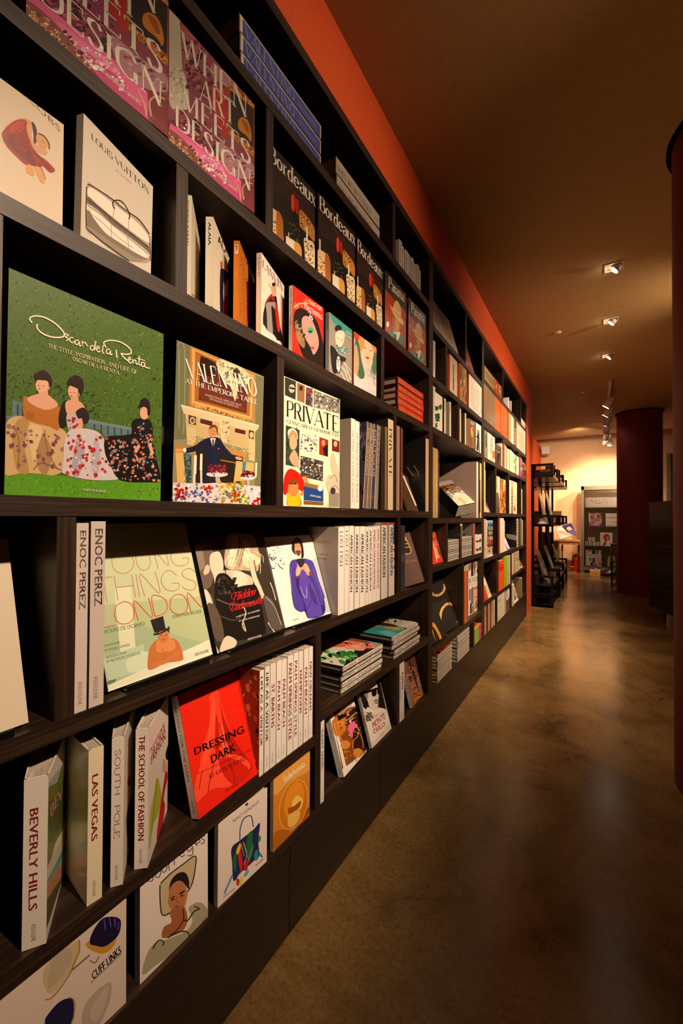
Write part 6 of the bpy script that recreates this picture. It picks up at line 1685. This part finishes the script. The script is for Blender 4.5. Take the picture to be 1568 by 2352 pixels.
hstack(1.0, BK[0], 9, .2, [('cfc8bc', 'c4bcae'), ('c4bcae', 'b4ac9e'), ('d0c8bc', 'ccc4b6')], 'wrapped pale booklet in the left flat pile of the middle bay', 'left wrapped pile', m=P_WRAP, sp=[('8c857a', .05, .95, .3, .6, 'COLLECTION ANNUELLE', 'T')])
hstack(1.0, BK[2], 9, .2, [('cfc8bc', 'c4bcae'), ('c4bcae', 'b4ac9e'), ('d0c8bc', 'ccc4b6')], 'wrapped pale booklet in the right flat pile of the middle bay', 'right wrapped pile', m=P_WRAP, sp=[('8c857a', .05, .95, .3, .6, 'COLLECTION ANNUELLE', 'T')])
row('H5b', 1.0, [None, ('1c1814', '3c3020', '', '', 'black and gilt spine between the two flat piles', dict(sp=[('e0d0a0', 0, .98, .82, 1, '', ''), ('e8dcc4', .0, .06, 0, 1, '', '')], m=P_WRAP)), None,
  ('5c5450', 'cc5c34', '', '', 'orange spine with a photo back cover of a man in a suit', dict(bart='P 6c6460 0 0 100 0 100 100 0 100\nP 2c2826 40 55 100 45 100 100 40 100\nE 1c1816 72 42 6 8\nC 1c1a18 64 56 72 50 80 58 82 90 64 90', w=.25, m=P_WRAP)),
  ('d8d0c4', 'd8d0c4', '', '', 'white boxed set showing two black bow shapes', dict(f=.08, art='C 4c4448 12 32 30 28 50 33 85 22 90 42 55 40 30 42\nC 4c4448 12 78 30 72 50 76 85 66 90 88 55 84 30 88\nL b8aca0 1 0 54 100 50'))], tmax=.05)
FB('bulg1', 'charcoal book with a gold watch band arc, partly hidden by the side panel', cover='2e2b27', art='C d89838 40 70 56 68 66 78 70 100 40 100\nC 2e2b27 44 74 50 76 56 84 58 100 40 100')
f = FACE['bulg1']; tag(rack_stand(f[1]+.006, f[2], f[0]+.001, f[5], f[6], 22), 'low black stand under the half hidden charcoal book', 'book stand', 'black book stands')
FB('bulg2', 'charcoal book with two gold lettered ring arcs, leaning back', cover='2e2b27')
f = FACE['bulg2']; tag(rack_stand(f[1]+.006, f[2], f[0]+.001, f[5], f[6], 22), 'low black stand under the fully visible charcoal ring book', 'book stand', 'black book stands')
row('H6b', .53, [('c87034', 'd86830', '', '', 'orange spine right of the upright, left of a dark red one', {}), ('8c3030', 'a84038', '', '', 'dark red spine between the orange one and the face collage cover', {})], tmax=.057)
FB('beaton', 'large white collage cover with a tall serif title and a pale face', cover='e6dfce')
BK = ROWS['H7b']
hstack(.305, (BK[0][0], BK[0][1], .165), 8, .2, [('d8b48c', 'dcd4c4'), ('8c6c34', 'd8d0c0')], 'white spined paperback in the pile with a red top cover', 'pile with red cover', 'P b83c24 0 0 100 0 100 100 0 100\nG d8782c,8c2418 4 40 4 12 0 0 100 100\nT f0c080 20 70 80 70 20 50 CAPE', sp=[('8c857a', .05, .95, .25, .65, 'PEDERSON-ROSSELLI', 'B')])
hstack(.305, (BK[1][0], BK[1][1], .178), 7, .28, [('a8a49c', 'c0b8ae')], 'grey spined book in the seven high flat pile, bottom shelf', 'grey flat pile', sp=[('dcd4c8', 0, 1, .9, 1, '', '')])
hstack(.305, (BK[2][0], .232, .125), 5, .15, [('e07830', '98c83c')], 'small lime and magenta book in the bright five high pile', 'bright small pile', sp=[('c03c98', .62, 1, 0, 1, '', '')])
FB('slant1', 'plain pale folder leaning on the top shelf, right of the pair', cover='c8c0b4'); FB('slant2', 'plain pale folder leaning on the top shelf, behind the side panel', art='slant1', cover='c8c0b4')
FB('slant3', 'dull red folder leaning beyond the upright on the top shelf', cover='8c3438', art='P c8b8a0 0 40 30 100 0 100')
# ---- bay 3
GB = '6c5c40'
row('H1c', 2.44, [('8c7848', 'b89858', '', '', 'gold wrapped box on the far top shelf beside the upright', dict(f=.15, m=P_WRAP, art='P 6c5c40 10 20 90 20 90 80 10 80')), ('8c4424', 'a85c30', '', '', 'copper red wrapped box on the far top shelf', dict(f=.15, m=P_WRAP, art='G c07040,e0a060 2 20 5 14 10 10 90 60')),
 ('c8c0c0', 'd0c8c0', '', '', 'leaning pale magazine on the far top shelf, left one', dict(tilt=-12)), ('a8a0a8', 'b8b0b0', '', '', 'leaning pale magazine on the far top shelf, right one', dict(tilt=-12))], tmax=.03)
stack(-.003, 5.86, 2.44, 4, .2, .36, .02, 'pale book in the low pile ending the top shelf', 'far top pile', .004, [('d0c4b0', 'd0c4b0'), ('c8a888', 'c8b090')])
wood_art = 'P 7c6448 0 0 100 0 100 100 0 100\n' + '\n'.join('L %s .7 %d 0 %d 50 %d 100' % (c, x, x+2, x) for x, c in zip(range(6, 98, 7), ['5c4834', '8c7454', '6c5640']*5))
row('H2c', 2.10, [('7c6448', '6c5640', '', '', 'brown wood-grain cover, left of the two big brown ones', dict(f=.04, m=P_WRAP, art=wood_art)), ('7c6448', '6c5640', '', '', 'brown wood-grain cover, right of the two big brown ones', dict(f=.04, m=P_WRAP, art=wood_art)),
 ('e0581c', 'c84818', '', '', 'bright orange cover, narrower one left of its twin', dict(f=.05, m=P_WRAP)), ('e85c1c', 'c03c14', '', '', 'bright orange cover, right of its twin', dict(f=.05, m=P_WRAP)),
 ('8c7850', 'a89058', '', '', 'gilt wrapped spine right of the orange covers', dict(m=P_WRAP)), ('d8ccb0', 'e4dac0', '', '', 'white and gold wrapped spine on the far second shelf', dict(m=P_WRAP)),
 ('3c3428', '5c4c34', 'e0d8c8', 'YANKEE', 'dark spine with white capitals on the far second shelf', dict(m=P_WRAP, s=(.3, .95))),
 ('dccbb0', 'ecdcc0', '', '', 'wide cream cover near the far end of the second shelf', dict(f=.06, m=P_WRAP, art='P cdb89c 20 30 80 34 80 40 20 36\nG b8a088 3 30 2 5 20 20 90 80')), ('c8bca8', 'd8ccb8', '', '', 'last pale spine at the end of the far second shelf', {})], tmax=.19, hmax=.303)
g3 = 'far third shelf books'
row('H3c', 1.785, [('b8b098', '8c8470', '', '', 'floral grey spine first on the far third shelf', dict(sp=[('4c4434', .1, .6, .3, .7, '', '')])), ('e0d8c8', 'e6dcc8', '', '', 'plain white spine second on the far third shelf', {}), ('c8c0b8', 'ccc4b8', '5c5650', 'AMERI', 'grey spine with dark letters, third on the far third shelf', {}),
 ('e8d8c0', 'e8dcc4', '', '', 'white spine with an orange foot on the far third shelf', dict(sp=[('dc6c2c', .55, .85, 0, 1, '', '')])), ('3c3028', '2c241c', '', '', 'dark cover with a horned cow head drawing', dict(f=.02, art='P 4c4034 0 0 100 0 100 100 0 100\nC 14100e 20 100 25 60 40 30 60 25 75 40 70 60 60 100\nL d8c8a8 3 30 30 50 36 70 30')),
 ('d8ccb8', 'e0d4c0', '', '', 'thin white spine right of the cow cover', {}), ('d85c20', 'e0642c', '', '', 'orange spine just right of the far upright', {}), ('e4d8b8', 'ece0c0', '', '', 'cream spine beside the orange one', {}), ('6c6050', 'c8bca4', '', '', 'pale spine with dusky side cover, middle of the far third shelf', dict(w=.2)),
 ('b89c6c', 'e0cc98', '', '', 'cream gold spine before the patterned cover', dict(w=.2)), ('ecd8c0', 'e8dcc4', '', '', 'white cover with small red motifs', dict(f=.02, art='G c8402c,a8382c 3 14 5 10 20 20 80 80')), ('5cac4c', 'e0e0b8', '', '', 'leaf green cover on the far third shelf', dict(f=.02, art='G e8e8a0,3c8c44,f0f0e0 4 30 8 20 0 0 100 100')),
 ('e0d4cc', 'b8a898', '', '', 'white cover with beige spine on the far third shelf', dict(f=.04)), ('c85c84', 'c85c84', '', '', 'thin pink spine before the last upright', {}), ('5c5470', '6c6480', '', '', 'blue grey spine after the last upright', {}),
 ('a84828', 'c85c2c', '', '', 'multicoloured cover ending the far third shelf', dict(f=.04, m=P_WRAP, art='G f0e0d0,c83c28,e8982c,3c2c34,b85c8c 5 80 8 20 0 20 100 100'))], g3, tmax=.13)
row('H4c', 1.327, [('d8c080', 'e8cc84', '', '', 'tall yellow cream spine at the start of the far fourth shelf', {}), ('e8d8a0', 'ece0b0', '', '', 'thin short yellow spine beside the tall one', {}),
 ('8c8068', 'a89c7c', '', '', 'photo cover of an old man left of the orange marbled book', dict(f=.02, art='P 8c8068 0 0 100 0 100 100 0 100\nC d8ccb0 40 0 100 0 100 60 60 40\nC 4c4434 10 40 60 50 90 100 10 100')),
 ('d8803c', 'e0a040', '', '', 'orange marbled cover on the far fourth shelf', dict(f=.03, art='G f0b04c,c8541c,e8c070,b03c18 5 90 8 24 0 0 100 100')),
 ('d8ccb0', 'e8dcb8', '', '', 'cream spine right of the middle far upright', {}), ('4c4438', '3c342c', '', '', 'chequered black and cream spine on the far fourth shelf', dict(sp=[('d8ccb0', i/14, i/14+.035, .2, .8, '', '') for i in range(14)])),
 ('ecd4a8', 'e0c890', '', '', 'cream cover with a red spot at its foot', dict(f=.03, art='E c83420 40 84 18 9\nG 8c7850 3 8 2 5 20 20 80 60')), ('e8c870', 'f0d880', '', '', 'yellow white spine at the last upright, far fourth shelf', {})], 'far fourth shelf books', tmax=.13)
book('small picture book leaning at the left of the far fourth shelf', (-.01, 3.64, 1.329), .17, .22, .01, rotz(0, 22), cover='4c5478', art='C d8a078 0 40 40 60 60 100 0 100\nG b85c8c,e0c060 3 20 4 10 0 30 60 80')
row('H5c', .94, [('c8b89c', 'd0bc98', '', '', 'beige spine at the left end of the far fifth shelf', {}), ('d8c8a8', 'dccca8', '', '', 'thin cream spine left of the skyline cover', {}), ('b84420', 'c85028', '', '', 'rust orange spine right of the skyline cover', {}),
 ('e4dcc8', 'e8e0cc', '', '', 'wide white spine beside the rust one', dict(sp=[('b8a890', .02, .98, .48, .52, '', '')])), ('dcd4c0', 'e4dcc8', '', '', 'white spine fourth on the far fifth shelf', {}), ('e8e0d0', 'e8e0d0', '', '', 'shorter white spine left of the blue leaning cover', {}),
 ('1a1614', 'c8bc9c', '', '', 'tan patterned spine with a black back cover facing the viewer', dict(w=.3, bart='P 181412 0 0 100 0 100 100 0 100\nL 6c6c78 1 10 12 80 12\nL 4c4c54 1 20 20 80 20\nL 4c4c54 1 20 26 75 26\nC 8c8070 60 55 100 60 100 75 70 70', sp=[('4c4438', i/10, i/10+.02, .1, .9, '', '') for i in range(10)])),
 ('5c5040', '6c6048', '', '', 'checked brown spine near the far end of the fifth shelf', dict(sp=[('c8b88c', i/12, i/12+.03, .2, .8, '', '') for i in range(12)])), ('c8bc98', 'ddd0ac', '', '', 'cream spine ending the far fifth shelf', {})], 'far fifth shelf books', tmax=.12)
book('blue magazine cover leaning on a stand on the far fifth shelf', (-.03, 4.66, .943), .22, .28, .008, rotz(0, 22), cover='4c60b0', art='P 6c7cc8 0 0 100 0 100 55 0 60\nP e0a060 0 55 100 50 100 56 0 62\nP b8b8d8 0 62 100 56 100 100 0 100\nP 2c2c50 0 70 30 68 40 100 0 100')
book('white booklet leaning in front of the blue magazine', (-.01, 4.45, .942), .16, .13, .006, rotz(0, 22), cover='c8c0c8', art='G 6c6470 2 20 4 10 10 10 90 60')
FB('room', 'white framed cover with a city skyline and stacked white capitals', cover='efe8dc', spine='b09070')
row('H6c', .58, [None, ('3c2c24', '6c4c34', '', '', 'dark patterned spine left of the scarlet and orange cover', {}), ('9cb020', 'a8b828', '', '', 'lime yellow cover, left of two', dict(f=.05)), ('b0b828', 'b8c030', '', '', 'lime yellow spine, right of two', {}), ('b8a8c0', 'c0b4c8', '', '', 'lavender spine at the end beside the lime ones', {})], tmax=.1)
FB('redorange', 'two-tone scarlet and orange cover with small yellow title', cover='f0581c', spine='8c3c24')
book('glossy red book leaning at the side panel, far sixth shelf', (-.006, 3.53, .584), .1, .31, .012, rotz(0, 13), cover='d82c1c')
book('cream book with a brown drawing leaning next to the glossy red one', (-.006, 3.64, .584), .2, .27, .012, rotz(0, 20), cover='e4d8c0', art='C b86c34 0 40 30 30 50 60 40 100 0 100\nT 4c4440 50 70 90 66 48 62 PICNIC\nT 4c4440 55 80 92 76 54 72 SUR LE\nT 4c4440 60 90 94 86 58 83 SABLE')
row('H6cr', .655, [('d8c890', 'e8d49c', '', '', 'cream spine at the last low upright', {}), ('a88c5c', 'c8a46c', '', '', 'tan spine second at the last low upright', {}), ('b8b0a8', 'c4bcac', '', '', 'pale patterned cover before the fanned magazine', dict(f=.03, art='G 8c8478,e0d8cc 2 30 5 14 0 0 100 100'))], tmax=.06)
book('bright magazine slumped open at the far end of the sixth shelf', (-.004, 5.36, .664), .3, .14, .015, rotz(0, 30), cover='d8a04c', art='G f0e0d0,c83c48,e8b02c,8c3c6c,3c2c34 5 60 6 16 0 0 100 100')
row('H7c', .305, [('c87848', 'd8a888', '4c443c', 'PICASSO', 'salmon spine, first of the four spaced ones on the far bottom shelf', dict(s=(.05, .4))), ('b86c3c', 'd8a070', '', '', 'salmon tan spine, second of the four spaced ones', dict(w=.18)), ('b08068', 'dcb088', '5c4c40', 'MATISSE', 'pinkish spine, third of the four spaced ones', dict(w=.18, s=(.05, .4))),
 ('a8a090', 'd0c4ac', '', '', 'pale grey spine, last of the four spaced ones', dict(w=.18)), ('ddd4b4', 'c8bc98', '', '', 'cream cover with yellow stripe on the far bottom shelf', dict(f=.03, art='P d8c858 0 0 12 0 12 60 0 60\nT 4c4838 25 30 70 28 25 20 FEU\nE 8c8468 20 88 8 5')),
 ('d8d0c4', 'e0d8cc', '', '', 'white spine right of the yellow striped cover', {}), ('b8b0a8', 'c0b8b0', '', '', 'grey cover left of the hexagon one', dict(f=.02)), ('5c4434', '4c3828', '', '', 'brown cover with a white hexagon badge', dict(f=.02, art='C efe4dc 20 8 80 4 90 24 80 44 22 48 10 30\nG c83c38,5c8c4c 3 10 4 9 30 14 70 38')),
 ('d8d09c', 'e8dc9c', '', '', 'cream yellow spine right of the last low upright, bottom shelf', {}), ('8c7850', 'a89468', '', '', 'thin gilt spine near the far end of the bottom shelf', {})], 'far bottom shelf books', tmax=.1, hmax=.238)
book('magazine with a bright collage cover leaning on the far bottom shelf', (-.004, 5.03, .312), .26, .24, .02, rotz(0, 17), cover='e6e0dc', art='P 8c6c98 8 5 92 5 92 88 8 88\nG e05c8c,3c60b0,f0c0a0,2c2c50,e8e0e0 5 60 6 14 10 8 90 86')
# ---- things on the display racks, tables and in the showcase
def prop(lab, loc, w, h, t, rot, **k): return book(lab, loc, w, h, t, rot, **k)
def yaw_face(a, lean): return (-math.radians(lean), 0, math.radians(a))
for i, (x, y, z, w, h, l, a, col, ar, lb) in enumerate([
  (.16, 6.72, 1.19, .3, .62, 12, 90, 'b8a888', 'P 8c7c5c 0 0 100 0 100 30 0 30\nG d8c8a0,7c6c4c 2 30 6 16 0 30 100 100', 'tall pale print leaning in the middle tray of the nearest rack'),
  (.16, 7.75, 1.19, .3, .6, 12, 90, 'c8c0a8', 'P a09878 0 0 100 0 100 20 0 20', 'tall pale print leaning in the middle tray of the second rack'),
  (.19, 6.70, .325, .3, .5, 18, 90, '6c5c50', 'G e8c0b0,8c6c5c,2c2420,d8d0c8 4 60 8 20 0 0 100 100', 'photo book leaning in the lower tray of the nearest rack'),
  (.19, 7.72, .325, .3, .52, 18, 90, '8c8c60', 'P a8a878 10 10 90 10 90 90 10 90', 'olive framed print leaning in the lower tray of the second rack'),
  (.19, 8.92, .325, .3, .48, 18, 90, '4c4434', 'P 8c8c68 10 10 90 10 90 90 10 90', 'dark framed print leaning in the lower tray of the farthest rack'),
  (.10, 7.08, .325, .25, .4, 18, 90, '7c7c58', None, 'small olive board leaning in the lower tray of the nearest rack')]):
    prop(lb, (x, y, z), w, h, .015, yaw_face(a, l), cover=col, art=ar, m=P_GLOSS)
for i in range(6):
    prop('thin dark-edged book standing in the top tray of the second rack, ' + ['first', 'second', 'third', 'fourth', 'fifth', 'sixth'][i] + ' from the front', (.20, 7.72+i*.028, 1.886), .15, .27-.01*(i % 2), .024, (0, 0, math.pi), cover=['3c3428', '5c5040', 'd8c490'][i % 3], spine=['8c7c58', 'c8b078', 'e8d4a0'][i % 3], group='books in the top rack tray')
prop('cream boxed book in the top tray of the nearest rack', (.22, 7.0, 1.886), .16, .12, .2, (0, 0, math.pi), cover='d8b070', spine='e8c888')
prop('white book standing in the top tray of the farthest rack', (.23, 9.0, 1.886), .16, .14, .12, (0, 0, math.pi), cover='6c5ca0', spine='e8dce8')
m = MB(); m.lathe([(.06, 0), (.07, .02), (.03, .07), (.05, .1)], n=16); o = m.build('camera_ornament', M_WHITEMETAL); o.location = (.10, 6.68, 1.182); tag(o, 'small black and white ornament in the nearest rack middle tray', 'ornament')
lec = book('open picture book propped on the side table showing two bare backed figures', (.05, 11.05, .784), .36, .36, .02, (math.radians(-40), math.radians(-22), math.radians(6)), cover='e6d8d0', art='P 2c2c50 38 0 100 0 100 100 60 100\nC e8a888 5 40 20 30 50 60 80 95 60 100 30 70\nC e8a078 60 30 80 25 90 60 80 70 62 50\nC 4c4a80 62 60 100 55 100 100 70 90', m=P_GLOSS)
prop('wrapped pink collage cover inside the glass showcase, upper shelf', (.61, 11.38, 1.101), .27, .31, .02, yaw_face(0, 0), cover='8f3f58', art='wamd2', m=P_WRAP)
prop('cream album with dark bands inside the showcase, right of the pink one', (.95, 11.38, 1.101), .3, .3, .02, yaw_face(0, 0), cover='ecdcc4', art='P 5c4c34 0 30 100 34 100 38 0 34\nP 5c4c34 30 66 100 66 100 70 40 68')
prop('white cover with a woman drawn in red ink inside the showcase', (.84, 11.38, .646), .24, .31, .02, yaw_face(0, 0), cover='efe8dc', art='C b8341c 30 20 60 10 80 30 78 50 60 62 50 66 45 90 20 100 30 80 40 60 28 45\nC e88c5c 50 32 72 30 70 52 54 56')
prop('white collage cover with serif title and face in the bottom of the showcase', (.55, 11.38, .171), .32, .37, .02, yaw_face(0, 0), cover='e6dfce', art='beaton')
prop('dark cover with an arched gilt doorway in the bottom of the showcase', (.93, 11.38, .171), .26, .34, .02, yaw_face(0, 0), cover='4c4428', art='C c8a84c 20 100 25 40 50 20 75 40 80 100 65 100 62 50 50 36 38 50 35 100')
prop('wide white album with grey pattern lying open on the top shelf of the showcase', (.55, 11.36, 1.541), .62, .23, .02, yaw_face(0, 0), cover='f4ead8', art='G 8c7c60,4c4434 4 70 1 3 15 15 70 60')
ct_i = 0
for r_, xs in ((0, (.57, .645, .72, .795)), (1, (.63, .705))):
    for x in xs:
        o = boxo('gift_box', (x-.028, 11.36, .646+r_*.1), (x+.028, 11.43, .646+r_*.1+.09), mat('white_card', 'e8dcd4', .5), None, .001)
        bb = MB(); bb.box((x-.005, 11.3585, .646+r_*.1), (x+.005, 11.3599, .646+r_*.1+.09)); bb.build('ribbon', mat('brown_ribbon', '5c3c34', .5), o)
        tag(o, 'small white box with dark ribbon in the showcase, ' + (['left end of the lower four', 'second of the lower four', 'third of the lower four', 'right end of the lower four'][ct_i] if r_ == 0 else ['left one on top', 'right one on top'][ct_i-4]), 'box', 'little ribboned boxes'); ct_i += 1
